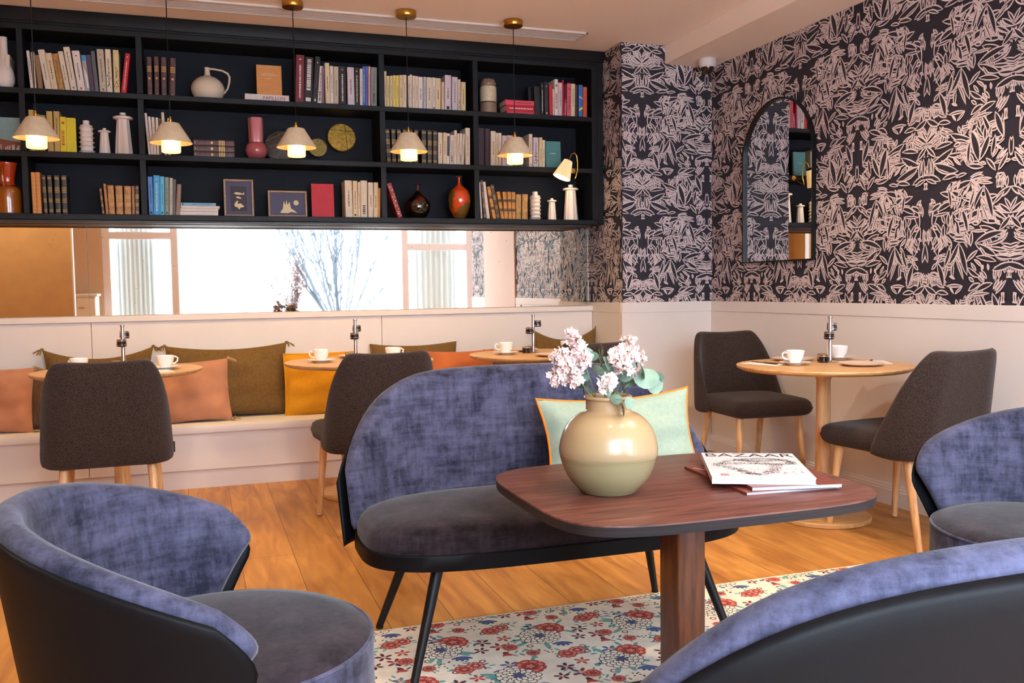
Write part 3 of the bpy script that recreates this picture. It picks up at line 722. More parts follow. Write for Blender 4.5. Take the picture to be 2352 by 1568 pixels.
# ---------------------------------------------------------------- bookcase
YS, YB = 5.90, 6.185
bk = thing('bookcase', 'wide black wall-hung bookcase with three rows of open shelves above the mirror', 'bookcase', (0, 0, 0))
XS0 = -1.55
MB().box(XS0, 2.74, YB, YW-.002, 1.60, 2.79).build('back_panel', m_blackb, bk)
for z0, z1 in ((1.602, 1.635), (1.958, 1.992), (2.315, 2.347), (2.676, 2.711)):
    MB().rbox(XS0, 2.70, YS, YB, z0, z1, .002, 1).build('shelf_board', m_black, bk)
for x0, x1 in ((-.909, -.878), (-.281, -.247), (1.166, 1.201), (1.796, 1.831)):
    for z0, z1 in ((1.635, 1.958), (1.992, 2.315), (2.347, 2.676)):
        MB().rbox(x0, x1, YS+.001, YB, z0, z1, .001, 1).build('divider', m_black, bk)
MB().rbox(2.658, 2.70, YS+.0005, YB, 1.635, 2.676, .001, 1).rbox(2.70, 2.742, YS-.002, YW-.002, 1.602, 2.79, .002, 1).build('side_panel', m_black, bk)
mb = MB(); mb.rbox(XS0, 2.742, YS-.004, YB, 2.711, 2.798, .002, 1); mb.rbox(XS0, 2.748, YS-.016, YS, 2.722, 2.798, .003, 2); mb.rbox(XS0, 2.745, YS-.009, YS, 2.708, 2.716, .002, 1)
mb.build('cornice', m_black, bk)
mb = MB(); mb.rbox(XS0, 2.66, YS+.03, YW-.01, 1.588, 1.602, .002, 1); mb.rbox(XS0, 2.62, YS+.13, YS+.15, 1.584, 1.59, .001, 1); mb.build('underside_panel', mat('dark_underside', '#2b2220', .4), bk)
MB().rbox(XS0, 2.742, YS-.006, YS+.02, 2.7985, 2.8, .0005, 1).build('sealant_line', m_white, bk)

# ---------------------------------------------------------------- books
PALC = dict(cream='#dccbb4', white='#e4dad2', sand='#d8c09a', straw='#d3bd8a', brown='#8a6a4c', ochre='#a97a3c', photo='#a8a49a', purple='#4a3850',
    slate='#5b5e62', stone='#b8ac94', red='#c01f30', maroon='#4a2322', crimson='#6e1a2a', black='#1b191b', mauve='#7d6070', lilac='#cfc0c8', blue='#3568b0',
    violet='#5d5aa0', pink='#d9a2a4', photo2='#7d8480', yellow='#d9c468', paleblue='#b4bccb', magenta='#8a1236', rose='#c85a66', plum='#35202a',
    orange='#c8502a', tan='#b79a58', olive='#8a7a3c', lemon='#d6bd18', ebony='#2a2622', apricot='#cf8a48', umber='#4b2e1c', leather='#a06a34',
    cornflower='#5a86c8', azure='#3a9ad0', sky='#5ab0d8', sage='#7f9288', taupe='#8c7466', floral='#a03a34', amber='#c08030')
m_gold = mat('gilt', '#b98f4a', .4, .6); m_ink = mat('dark_ink', '#4a4040', .7); m_black2 = mat('label_black', '#1c1a1c', .6)
m_wink = mat('white_ink', '#e8e2dc', .6); m_rink = mat('red_ink', '#a83038', .6); m_navy = mat('navy_label', '#2b3350', .6)
m_bcap = mat('blue_cap', '#3f8fc8', .5); m_yink = mat('yellow_ink', '#d8d020', .6)
def cover_mat(key):
    old = key in ('maroon', 'ebony', 'umber', 'leather', 'amber', 'ochre')
    return mat('cover_'+key, PALC[key], .45 if old else .6, noise=.35 if old else .05, nscale=40)
def letters(mb, xc, w, z0, z1, mi, y=-.0004, rnd=random, horiz=False):
    z = z0
    while z < z1:
        l = rnd.uniform(.003, .009)
        if horiz: mb.box(z, min(z+l, z1), y, 0, xc-w/2, xc+w/2, mi)
        else: mb.box(xc-w/2, xc+w/2, y, 0, z, min(z+l, z1), mi)
        z += l+rnd.uniform(.002, .005)
def book_mesh(w, h, key, st, seed, depth=.15):
    """spine faces -Y, stands on z=0, x from 0 to w"""
    r_ = random.Random(seed); mb = MB(); t = min(.002, w*.12); s = .003
    mb.prism([(0, .0022), (w*.12, .0005), (w*.3, 0), (w*.7, 0), (w*.88, .0005), (w, .0022), (w, .006), (0, .006)], 0, h, 0, smooth=False)
    mb.box(0, t, .006, depth, 0, h, 0).box(w-t, w, .006, depth, 0, h, 0).box(t, w-t, .006, depth-s, s*.7, h-s*.7, 1)
    c = w/2; mats = [cover_mat(key), m_paper, m_ink]
    ya = -.0004
    if st in 'vkmpsKN': letters(mb, c, w*.16, h*r_.uniform(.22, .35), h*r_.uniform(.62, .86), 2, rnd=r_)
    if st in ('s', 'K', 'K2'): letters(mb, c, w*.42, h*.08, h*.34, 2, rnd=r_); 
    if st in ('K', 'K2'): mats[2] = m_black2
    if st == 'w': mats[2] = m_wink; letters(mb, c, w*.2, h*.1, h*.8, 2, rnd=r_); mb.box(c-w*.12, c+w*.12, ya, 0, h*.9, h*.92, 2)
    if st == 'W': mats[2] = m_wink; letters(mb, c, w*.5, h*.28, h*.96, 2, rnd=r_); mb.box(c-w*.3, c+w*.3, ya, 0, h*.04, h*.12, 2)
    if st == 'r': mats[2] = m_rink; letters(mb, c, w*.45, h*.2, h*.62, 2, rnd=r_); mb.box(c-w*.2, c+w*.2, ya, 0, h*.8, h*.86, 2)
    if st == 'k': mb.box(c-w*.22, c+w*.22, ya, 0, h*.04, h*.04+w*.45, 2); mats[2] = m_black2
    if st == 'm': mb.box(c-w*.1, c+w*.1, ya*1.5, 0, h*.86, h*.86+w*.2, 3); mb.box(c-w*.12, c+w*.12, ya*1.5, 0, h*.05, h*.1, 3); mats.append(m_rink if key != 'black' else m_wink)
    if st == 'p':
        for k in range(16):
            x = r_.uniform(.12, .8)*w; z = r_.uniform(.08, .5)*h; mb.box(x, x+w*r_.uniform(.05, .18), ya*1.6, 0, z, z+h*r_.uniform(.01, .05), 2)
    if st == 'b': mb.box(.0005, w-.0005, ya*1.5, 0, h*.84, h, 3); mats.append(m_bcap); mb.add([(w*.15, ya, h*.7), (w*.8, ya, h*.45), (w*.9, ya, h*.1), (w*.5, ya, h*.1)], [(0, 3, 2, 1)], 4); mats.append(m_wink)
    if st == 'N': mb.box(w*.12, w*.88, ya*2, 0, h*.28, h*.92, 3); mats.append(m_navy)
    if st in 'gG':
        mats[2] = m_gold; zs = (.62, .66, .70, .74) if st == 'g' else (.06, .1, .3, .34, .38, .56, .6, .64, .68, .9, .93)
        for q in zs: mb.box(w*.06, w*.94, ya*1.5, 0, h*q, h*(q+(.012 if st == 'G' else .018)), 2)
        if st == 'g': mb.box(w*.3, w*.7, ya*1.5, 0, h*.42, h*.47, 2); mb.box(w*.4, w*.6, ya*1.5, 0, h*.03, h*.05, 2)
    if st == 'D':
        mats[2] = m_black2
        for q, e in ((.28, .1), (.62, .11)): mb.box(w*.02, w*.98, ya*1.5, 0, h*q, h*(q+e), 2)
        mats.append(m_gold); [mb.box(w*.05, w*.95, ya*2, 0, h*q, h*(q+.008), 3) for q in (.3, .35, .64, .70, .12, .9)]
    if st == 'c':
        for q in range(9): mb.box(w*.05, w*.95, ya, 0, h*(.08+q*.1), h*(.084+q*.1), 2)
    if st == 'f':
        mats += [m_wink, m_black2]
        for k in range(90):
            x, z, a = r_.uniform(.03, .85)*w, r_.uniform(.01, .97)*h, r_.uniform(.0015, .006); mb.box(x, min(x+a, w), ya*r_.uniform(1, 2), 0, z, z+a*.8, r_.choice((3, 3, 4)))
    if st == 'y':
        mats += [m_wink, m_yink]
        for q, i in ((.62, 3), (.18, 4)): mb.add([(w*.05, ya*2, h*q), (w*.95, ya*2, h*(q-.07 if i == 3 else q+.08)), (w*.95, ya*2, h*(q-.03 if i == 3 else q+.16)), (w*.05, ya*2, h*(q+.04 if i == 3 else q+.08))], [(0, 1, 2, 3)], i)
    return mb, mats
ROWN = ['top', 'middle', 'bottom']; BAYN = ['first bay', 'second bay', 'third bay', 'fourth bay', 'fifth bay']
ORD = ['first', 'second', 'third', 'fourth', 'fifth', 'sixth', 'seventh', 'eighth', 'ninth', 'tenth', 'eleventh', 'twelfth', 'thirteenth', 'fourteenth', 'fifteenth', 'sixteenth',
       'seventeenth', 'eighteenth', 'nineteenth', 'twentieth', 'twenty-first', 'twenty-second', 'twenty-third', 'twenty-fourth']
ZBD = [2.347, 1.992, 1.635]
cnt = {}
for i, (row, bay, x, w, h, lean, key, st, desc) in enumerate(BOOKS):
    k = (row, bay); cnt[k] = cnt.get(k, 0)+1
    mb, mats = book_mesh(w, h, key, st, i)
    piv = 0 if lean <= 0 else w
    for q in range(len(mb.v)):
        vx, vy, vz = mb.v[q]; vx -= piv
        mb.v[q] = (piv+vx*cos(lean)+vz*sin(lean), vy, -vx*sin(lean)+vz*cos(lean))
    o = mb.build('book', mats, loc=(x, 5.93+(i*37 % 7)*.0012, ZBD[row]+.0004))
    tag(o, '%s, %s from left, %s row, %s' % (desc, ORD[cnt[k]-1], ROWN[row], BAYN[bay]), 'book', 'books in the %s row, %s' % (ROWN[row], BAYN[bay]))
def flat_book(x0, x1, z0, z1, key, label, group, y=5.95, depth=.16, band=None, seed=0):
    w, h = z1-z0, x1-x0
    mb, mats = book_mesh(w, h, key, band or 'v', seed, depth)
    mb.v = [(vz, vy, w-vx) for vx, vy, vz in mb.v]     # lay it down, spine to the room
    mb.f = [f[::-1] for f in mb.f]
    o = mb.build('book', mats, loc=(x0, y, z0+.0004), fix=True)
    return tag(o, label, 'book', group)
def facing_book(x0, x1, zb, zt, key, label, y=5.99, lean=.12, thick=.02):
    """book standing with its front cover to the room, leaning back a little"""
    w, h = x1-x0, zt-zb; t = thing('book', label, 'book', (x0, y, zb+.0005), rot=(-lean, 0, 0))
    MB().box(0, w, 0, .0025, 0, h).box(0, w, thick-.0025, thick, 0, h).box(0, .0025, .0025, thick-.0025, 0, h).build('cover', cover_mat(key), t)
    MB().box(.003, w-.003, .0025, thick-.0025, .003, h-.003).build('pages', m_paper, t)
    return t
FR = lambda x, z, y=-.0006: Matrix.Translation((x, y, z)) @ Matrix.Rotation(PI/2, 4, 'X')
G = 'books lying flat on the shelves'
pb = flat_book(.336, .603, 2.3474, 2.3915, 'white', 'thick white book lying flat with red title Papillon, under the orange book', G, band='n')
text_mesh('title', 'PAPILLON', .03, m_rink, pb, FR(.175, .022, -.001))
ob = facing_book(.411, .563, 2.3925, 2.579, 'apricot', 'orange book facing front, standing on the flat white book', y=5.97, lean=.05)
letters_m = MB(); letters(letters_m, .125, .004, .03, .12, 0, horiz=True); letters(letters_m, .135, .0025, .045, .105, 0, horiz=True); letters(letters_m, .104, .0025, .06, .09, 0, horiz=True)
letters_m.box(.02, .132, -.0004, 0, .172, .173).build('cover_print', m_wink, ob)
rb1 = facing_book(.730, .872, 1.6352, 1.852, 'red', 'red book facing front at the right of the two framed cut-paper pictures', y=5.98, lean=.06)
mb = MB()
for q, z in enumerate((.14, .128, .112, .1, .088)): letters(mb, z, .0022, .045, .10, 0, horiz=True)
mb.build('cover_print', mat('dim_print', '#8a2030', .6), rb1)
tb = facing_book(2.340, 2.452, 1.9924, 2.182, 'teal', 'teal book facing front at the right end of the middle row', y=5.97, lean=.05) if PALC.setdefault('teal', '#4d8484') else 0
mb = MB(); letters(mb, .105, .005, .035, .075, 0, horiz=True); mb.build('cover_print', m_wink, tb)
PALC.update(skyp='#7fb0cc', hotred='#c01a2c', hotpink='#d8445a', navyblk='#1a1618')
facing_book(2.228, 2.292, 2.3474, 2.552, 'navyblk', 'black book turned with its cover outward beside the red stack, top row right end', y=6.0, lean=.04)
facing_book(-.676, -.626, 1.9924, 2.196, 'lemon', 'lemon yellow book turned with its pictured cover outward, left of the white candlesticks', y=5.95, lean=.02, thick=.03)
flat_book(2.050, 2.290, 2.3474, 2.368, 'hotpink', 'bottom pink red paperback of the red stack beside the speckled jar', G, band='r', seed=1, depth=.14).location.y = 5.945
flat_book(2.045, 2.288, 2.3688, 2.410, 'hotred', 'red paperback with white lettering, middle of the red stack', G, band='w', seed=2, depth=.14)
flat_book(2.040, 2.292, 2.4108, 2.445, 'hotpink', 'top pink paperback of the red stack beside the speckled jar', G, band='v', seed=3, depth=.14)
for k, (a, b) in enumerate(((1.9924, 2.026), (2.0268, 2.063), (2.0638, 2.099))):
    flat_book(.026, .264, a, b, 'maroon', '%s maroon gilt volume of the flat stack behind the second pendant lamp' % ('bottom', 'middle', 'top')[k], G, band='g', seed=k, depth=.17)
for k, (a, b, x0, x1, key, lb) in enumerate(((1.6354, 1.661, -.068, .156, 'white', 'bottom white book of the flat stack beside the blue books'), (1.6616, 1.679, -.064, .156, 'white', 'second white book from the bottom in the flat stack beside the blue books'),
        (1.6796, 1.696, -.060, .166, 'white', 'white book jutting out right, third from the bottom beside the blue books'), (1.6966, 1.714, -.060, .144, 'skyp', 'pale blue book on top of the flat stack beside the blue books'))):
    flat_book(x0, x1, a, b, key, lb, G, seed=20+k, band='k' if key == 'skyp' else 'n')

# ---------------------------------------------------------------- objects on the shelves
def turned(name, label, cat, x, z, prof, mt, y=6.03, group=None, n=36):
    o = MB().lathe(prof, n).build(name, mt, loc=(x, y, z), fix=True, sharp=55); return tag(o, label, cat, group)
def smooth_prof(pts, k=6):
    out = []
    P_ = [pts[0]]+pts+[pts[-1]]
    for i in range(1, len(P_)-2):
        for j in range(k):
            t = j/k; q = []
            for a in (0, 1):
                p0, p1, p2, p3 = P_[i-1][a], P_[i][a], P_[i+1][a], P_[i+2][a]
                q.append(.5*(2*p1+(p2-p0)*t+(2*p0-5*p1+4*p2-p3)*t*t+(3*p1-p0-3*p2+p3)*t**3))
            out.append((max(0, q[0]), q[1]))
    out.append(pts[-1]); return out
turned('bottle_vase', 'white bottle vase with a tall neck at the far left of the top row', 'vase', -.985, 2.3475, smooth_prof([(0, 0), (.03, 0), (.05, .03), (.053, .06), (.048, .10), (.03, .14), (.023, .17), (.021, .26), (.022, .287), (.018, .287), (.017, .25)]), m_cer, y=5.965)
# handled pitcher
pt = thing('pitcher', 'cream round-bellied pitcher with a long looped handle in the top row', 'pitcher', (.12, 6.01, 2.3475))
MB().lathe(smooth_prof([(0, 0), (.06, 0), (.088, .028), (.099, .065), (.088, .105), (.055, .135), (.024, .148), (.0165, .165), (.015, .19), (.018, .199), (.013, .199), (.012, .18)]), 40).build('body', mat('matt_cream_glaze', '#d8c6ae', .6), pt, fix=True, sharp=60)
MB().tube([(.0, 0, .195), (.04, 0, .194), (.09, 0, .187), (.120, 0, .172), (.131, 0, .15), (.128, 0, .115), (.118, 0, .08), (.100, 0, .052), (.09, 0, .045)], [.006, .006, .006, .0065, .007, .006, .0055, .005, .004], 10).build('handle', _M['matt_cream_glaze'], pt)
# speckled jar
jr = thing('ceramic_jar', 'tall brown and cream speckled ceramic jar beside the red stack, top row', 'jar', (1.934, 6.0, 2.3475))
m_jb = mat('jar_brown', '#8f7460', .3, coat=.3); m_js = mat('jar_speckle', '#d9c7a8', .3, coat=.3)
MB().lathe(smooth_prof([(0, 0), (.054, 0), (.057, .01), (.057, .073)]), 40).lathe([(.0575, .073), (.0575, .082)], 40, 1).build('base_band', [m_jb, mat('jar_dark', '#3b2b26', .3)], jr, fix=True)
mb = MB().lathe(smooth_prof([(.057, .082), (.057, .17), (.054, .182), (.049, .188)]), 40); r_ = random.Random(2)
for k in range(150):
    a, z, s = r_.uniform(0, 2*PI), r_.uniform(.09, .176), r_.uniform(.001, .0022)
    mb.add([(.0575*cos(a+s/.057*cos(b)), .0575*sin(a+s/.057*cos(b)), z+s*sin(b)) for b in (0, 1.3, 2.5, 3.8, 5)], [(0, 1, 2, 3, 4)], 1)
mb.build('body', [m_js, mat('jar_dark', '#3b2b26', .3)], jr, sharp=60)
MB().lathe(smooth_prof([(.049, .188), (.053, .196), (.054, .205), (.05, .216), (.046, .222), (.042, .234), (.02, .24), (0, .24)]), 40).build('lid', m_jb, jr, fix=True)
# white candlesticks, three kinds, two sets
def ribbed(x, z, label):
    pr = [(0, 0), (.034, 0)]
    for k in range(6): pr += [(.033, .004+k*.027), (.036, .010+k*.027), (.046-.001*k, .0155+k*.027), (.036, .019+k*.027)]
    pr += [(.033, .168), (.018, .172), (.018, .195), (.012, .195), (.012, .18), (0, .18)]
    return turned('candlestick', label, 'candlestick', x, z, pr, m_cer, y=5.98, group='white ceramic candlesticks')
def fluted(x, z, h, label):
    t = h/.25; N = 40; mb = MB(); pr = [(.052*t, 0, 1), (.05*t, .02*t, 1), (.036*t, .21*t, 1), (.055*t, .214*t, 0), (.056*t, .224*t, 0), (.045*t, .23*t, 0), (.018*t, .232*t, 0), (.018*t, .25*t, 0), (.011*t, .25*t, 0), (.011*t, .24*t, 0), (0.0001, .24*t, 0)]
    vs = [(0, 0, 0)]; fs = []
    for r, z_, fl in pr:
        for i in range(N):
            a = 2*PI*i/N; rr = r*(1-.09*abs(cos(a*5)) if fl else 1); vs.append((rr*cos(a), rr*sin(a), z_))
    for j in range(len(pr)-1):
        for i in range(N): fs.append((1+j*N+i, 1+j*N+(i+1) % N, 1+(j+1)*N+(i+1) % N, 1+(j+1)*N+i))
    fs += [(0, 1+(i+1) % N, 1+i) for i in range(N)]
    return tag(mb.add(vs, fs, 0, True).build('candlestick', m_cer, loc=(x, 5.98, z), fix=True, sharp=45), label, 'candlestick', 'white ceramic candlesticks')
ribbed(-.571, 1.9925, 'white ribbed ceramic candlestick in the second bay, middle row')
fluted(-.474, 1.9925, .155, 'small white fluted candlestick in the second bay, middle row')
fluted(-.369, 1.9925, .25, 'tall white fluted candlestick in the second bay, middle row')
ribbed(2.258, 1.6355, 'white ribbed ceramic candlestick in the right end bay, bottom row')
fluted(2.383, 1.6355, .152, 'small white fluted candlestick in the right end bay, bottom row')
fluted(2.526, 1.6355, .248, 'tall white fluted candlestick at the right end of the bottom row')
# pink vase with lobed neck
pk = thing('glass_vase', 'dusty pink vase with round base and wide ribbed neck, middle row', 'vase', (.399, 6.0, 1.9925))
m_pk = mat('pink_glaze', '#b05a60', .2, coat=.4)
MB().lathe(smooth_prof([(0, 0), (.03, 0), (.055, .02), (.067, .055), (.06, .09), (.045, .107)]), 40).build('base', m_pk, pk, fix=True)
N = 48; vs = []; fs = []
for z_, q in ((.10, .95), (.12, .98), (.255, 1.02), (.259, 1.0), (.255, .85), (.15, .8)):
    for i in range(N):
        a = 2*PI*i/N; rr = .047*q*(1-.13*abs(cos(a*2.5+.6))**3); vs.append((rr*cos(a), rr*sin(a), z_))
for j in range(5):
    for i in range(N): fs.append((j*N+i, j*N+(i+1) % N, (j+1)*N+(i+1) % N, (j+1)*N+i))
MB().add(vs, fs, 0, True).build('neck', mat('pink_glass', '#c4747a', .15, coat=.4), pk, sharp=60, fix=True)
# three round wall plaques leaning on the back panel
def disc(x, zc, r, c, lab, lines, y=6.12, lc='#2a2420'):
    t = thing('round_plaque', lab, 'decorative plate', (x, y, zc), rot=(-.12, 0, 0), group='round metal plaques')
    Mx = Matrix.Rotation(PI/2, 4, 'X')
    MB().lathe([(0, 0), (r*.96, 0), (r, .003), (r, .008), (r*.95, .012), (0, .013)], 40, M=Mx).build('disc', mat('plaque_'+c[1:], c, .5, .35, noise=.35, nscale=60, bump=.5, bscale=150), t, fix=True)
    mb = MB()
    for x0, z0, x1, z1 in lines: mb.tube([(x0*r, -.0135, z0*r), (x1*r, -.0135, z1*r)], .0013, 6)
    mb.build('scored_lines', mat('plaque_line_'+lc[1:], lc, .5, .4), t)
disc(.56, 2.0965, .103, '#4c4440', 'large dark round plaque with gold lines behind the third pendant lamp', ((-.9, -.1, .8, .5), (-.2, .95, .5, -.85), (-.95, .3, .2, .9), (-.8, -.55, .3, -.95)), lc='#a8853c')
disc(.794, 2.099, .061, '#8a7434', 'small olive gold round plaque between the large dark and golden plaques', ((-.8, -.2, .5, .85), (-.6, -.65, .9, .35)), lc='#c8a850')
disc(.956, 2.176, .093, '#a8842c', 'golden round plaque with crossing dark lines, highest of the three plaques', ((-.9, .55, .98, .42), (.25, .95, .38, -.9)), y=6.15)
# amber glass jug, far left bottom row
jg = thing('glass_jug', 'amber and orange glass jug at the far left of the bottom row', 'jug', (-1.003, 6.0, 1.6355))
m_amb = mat('amber_glass', '#a85a1c', .08, coat=.8, trans=.25); m_org = mat('orange_glass', '#c8401a', .08, coat=.8, trans=.2)
MB().lathe(smooth_prof([(0, 0), (.068, 0), (.075, .01), (.075, .12), (.068, .15), (.045, .165)]), 36).build('body', m_amb, jg, fix=True)
MB().lathe(smooth_prof([(.045, .165), (.04, .19), (.05, .25), (.058, .29), (.055, .29), (.047, .25)]), 36).build('neck', m_org, jg, fix=True)
MB().tube([(-.005, -.045, .285), (-.01, -.07, .26), (-.01, -.078, .21), (-.008, -.07, .17), (-.005, -.065, .15)], .007, 8).build('handle', m_amb, jg)
turned('glass_bottle', 'dark green and red blown glass bottle with flared neck, fourth bay bottom row', 'vase', 1.428, 1.6355, smooth_prof([(0, 0), (.035, 0), (.07, .035), (.082, .08), (.07, .12), (.035, .155), (.013, .18), (.0085, .205), (.009, .22), (.02, .227), (.019, .229), (.007, .222)]),
       mat('dark_blown_glass', '#120f0b', .05, col2='#7a2410', nscale=7, coat=.9, lo=.34, hi=.42), y=5.99)
turned('glass_bottle', 'orange and olive blown glass bottle with flared neck, fourth bay bottom row', 'vase', 1.715, 1.6355, smooth_prof([(0, 0), (.028, 0), (.05, .03), (.07, .08), (.078, .13), (.068, .18), (.035, .215), (.012, .235), (.0085, .26), (.01, .278), (.021, .284), (.019, .287), (.007, .28)]),
       mat('orange_blown_glass', '#6a4a1c', .05, col2='#d8481c', nscale=6, coat=.9, lo=.42, hi=.48), y=5.99)
# framed cut-paper pictures
m_pf = wood('light_frame', '#8f6f52', '#b08c68', 10, (1, 1, 6), .5); m_pa = mat('grey_blue_card', '#4c4b62', .7); m_pd = mat('dark_card', '#3a3540', .7); m_pc = mat('cut_paper', '#e0cda6', .7)
def frame(x, z, w, h, lab, art, inner):
    t = thing('picture_frame', lab, 'picture frame', (x, 5.965, z), rot=(-.08, 0, 0), group='framed cut-paper pictures'); b = .011
    mb = MB()
    for a in ((-w/2, -w/2+b, 0, h), (w/2-b, w/2, 0, h), (-w/2+b, w/2-b, 0, b), (-w/2+b, w/2-b, h-b, h)): mb.rbox(a[0], a[1], -.006, .014, a[2], a[3], .001, 1)
    mb.build('frame', m_pf, t)
    mb = MB().box(-w/2+b, w/2-b, .004, .012, b, h-b, 0)
    if inner: mb.box(-w*.27, w*.27, .003, .004, h*.15, h*.82, 1)
    mb.build('backing_card', [m_pa, m_pd], t)
    mb = MB()
    for poly in art: mb.prism([(p[0]*w, p[1]*h) for p in poly], -.003, -.0022, 0, M=Matrix.Rotation(PI/2, 4, 'X'))
    mb.build('cut_paper', m_pc, t, fix=True)
FISH = [(-.16, .63), (-.08, .66), (.05, .645), (.13, .62), (.2, .67), (.17, .61), (.21, .58), (.13, .60), (0, .59), (-.1, .60)]
frame(.282, 1.6355, .178, .231, 'tall framed cut-paper picture of three fish on grey blue card', [FISH, [(-.1, .52), (-.04, .55), (.08, .51), (.08, .48), (-.02, .49)],
      [(-.16, .33), (-.06, .42), (-.03, .34), (.05, .36), (.1, .33), (.17, .28), (.13, .25), (.06, .25), (0, .19), (-.05, .25), (-.14, .27)], [(-.12, .36), (-.02, .40), (-.03, .43), (-.1, .41)]], True)
frame(.578, 1.6355, .240, .166, 'wide framed cut-paper picture of a plant and a sun on grey card', [[(-.20, .16), (-.12, .34), (-.1, .62), (-.06, .44), (-.03, .66), (0, .46), (.05, .6), (.08, .34), (.2, .22), (.24, .16), (.1, .2), (0, .15)],
      [(.22+.075*cos(a)*(1 if k % 2 else .8), .55+.11*sin(a)*(1 if k % 2 else .8)) for k, a in enumerate([i*2*PI/24 for i in range(24)])]], False)
ab = facing_book(-1.06, -.918, 1.9924, 2.188, 'artbk', 'art book with a pale sky and red brown landscape cover, leftmost bay middle row', y=5.97, lean=.05) if PALC.setdefault('artbk', '#7f9a98') else 0
mb = MB().add([(0, -.0004, .002), (.142, -.0004, .002), (.142, -.0004, .055), (.09, -.0004, .062), (0, -.0004, .078)], [(0, 1, 2, 3, 4)], 0); mb.add([(.01*k+.004, -.0008, .015) for k in range(1)]+[(.02, -.0008, .02), (.012, -.0008, .03)], [(0, 1, 2)], 1)
r_ = random.Random(5)
for k in range(16): x = r_.uniform(0, .13); mb.box(x, x+.005, -.001, 0, .01, .01+r_.uniform(.01, .03), 1)
mb.build('cover_print', [mat('rust_print', '#8a4a34', .7), m_wink], ab)
# art lamp with pleated shade clipped to the bookcase
wl = thing('wall_lamp', 'small lit pleated shade lamp on a brass arm at the right end of the bookcase', 'lamp', (2.49, 5.80, 1.95))
m_pl = mat('pleated_shade', '#e8dcc8', .8, emis='#ffc670', estr=.35)
N = 52; vs = []; fs = []; Ms = Matrix.Translation((-.055, 0, .075)) @ Matrix.Rotation(rad(24), 4, 'Y')
for z_, r in ((0, .028), (-.125, .058)):
    for i in range(N): a = 2*PI*i/N; q = r*(1+(.09 if i % 2 else -.07)); vs.append((q*cos(a), q*sin(a), z_))
fs = [(i, (i+1) % N, N+(i+1) % N, N+i) for i in range(N)]
MB().add(vs, fs, 0, False, Ms).build('shade', m_pl, wl)
MB().lathe([(0, .012), (.012, .012), (.027, .002), (.027, -.004), (0, -.004)], 20, M=Ms).build('cap', m_steelblk, wl, fix=True)
MB().lathe([(0, -.02), (.018, -.03), (.024, -.06), (.018, -.09), (0, -.1)], 16, M=Ms).build('bulb', mat('bulb_glow', '#fff0d0', .5, emis='#ffd9a0', estr=7), wl)
MB().tube([(-.045, 0, .09), (-.03, 0, .12), (-.01, 0, .13), (.008, 0, .11), (.014, 0, .06), (.012, 0, .01), (0, 0, -.03), (-.004, 0, -.04), (.01, .02, -.03), (.02, .06, .0), (.02, .108, .02)], .004, 8).build('arm', m_brass, wl)
MB().lathe([(0, 0), (.016, 0), (.018, .004), (.018, .01), (0, .01)], 20, M=Matrix.Translation((.02, .1025, .02)) @ Matrix.Rotation(PI/2, 4, 'X')).build('mount', m_brass, wl, fix=True)
def bulb_light(name, loc, power, radius, col=(1, .76, .46)):
    l = bpy.data.lights.new(name, 'POINT'); l.energy = power; l.shadow_soft_size = radius; l.color = col
    o = bpy.data.objects.new(name, l); COL.objects.link(o); o.location = loc
bulb_light('wall_lamp_light', (2.43-.04, 5.80, 1.87), 1.0, .02)

# ---------------------------------------------------------------- arched mirror on the papered wall
am = thing('arched_mirror', 'tall arched mirror with thin black metal frame on the papered right wall', 'mirror', (XR-.006, 4.842, 1.305), .0095)
def arch(w, h, off=0, n=28):
    r = w/2-off; pts = [(-r, off), (r, off)]
    return pts+[(r*cos(PI*i/n), h-w/2+r*sin(PI*i/n)) for i in range(n+1)]
AW, AH = .715, 1.005
Ma = Matrix(((0, 0, -1, 0), (-1, 0, 0, 0), (0, 1, 0, 0), (0, 0, 0, 1)))
A, B_ = arch(AW, AH), arch(AW, AH, .009); n = len(A); vs = []; fs = []
for z_ in (.002, .03):
    vs += [(x, y, z_) for x, y in A]; vs += [(x, y, z_) for x, y in B_]
for i in range(n):
    j = (i+1) % n
    fs += [(2*n+i, 2*n+j, 3*n+j, 3*n+i), (i, j, 2*n+j, 2*n+i), (n+j, n+i, 3*n+i, 3*n+j)]
MB().add(vs, fs, 0, False, Ma).build('frame', m_steelblk, am, fix=True)
MB().prism(B_, .003, .012, 0, M=Ma).build('glass', m_mir2, am, fix=True)

# ---------------------------------------------------------------- pendant lamps
def pendant(x, label, src=None):
    if src: return again(src, (x, 5.37, 1.93), 0, label)
    t = thing('pendant_lamp', label, 'lamp', (x, 5.37, 1.93), group='pendant lamps over the bench tables')
    MB().lathe([(0, .869), (.058, .869), (.06, .866), (.06, .838), (.057, .834), (0, .834)], 36).build('canopy', m_brass, t, fix=True)
    MB().tube([(0, 0, .18), (0, 0, .84)], .0028, 8).build('cord', m_steelblk, t)
    MB().lathe([(0, .195), (.005, .195), (.006, .18), (.011, .178), (.011, .165), (.02, .163), (.02, .158), (0, .158)], 20).build('socket_cap', m_brass, t, fix=True)
    m_sh = mat('linen_shade', '#ddc9a8', .85, noise=.06, nscale=30)
    MB().lathe([(.0, .160), (.044, .160), (.048, .157), (.111, .055), (.1125, .052), (.109, .051), (.046, .1535), (.0, .156)], 48).build('shade', m_sh, t, fix=True, sharp=50)
    MB().lathe([(.046, .05), (.05, .053), (.05, .10), (.044, .148)], 40).build('diffuser', mat('opal_diffuser', '#fff2d8', .5, emis='#ffc86a', estr=1.5), t)
    MB().lathe([(.05, .053), (.05, .006), (.047, .001), (0, .001)], 40).build('diffuser_bowl', mat('opal_diffuser_low', '#fff2d8', .5, emis='#ffd070', estr=2.2), t, fix=True)
    return t
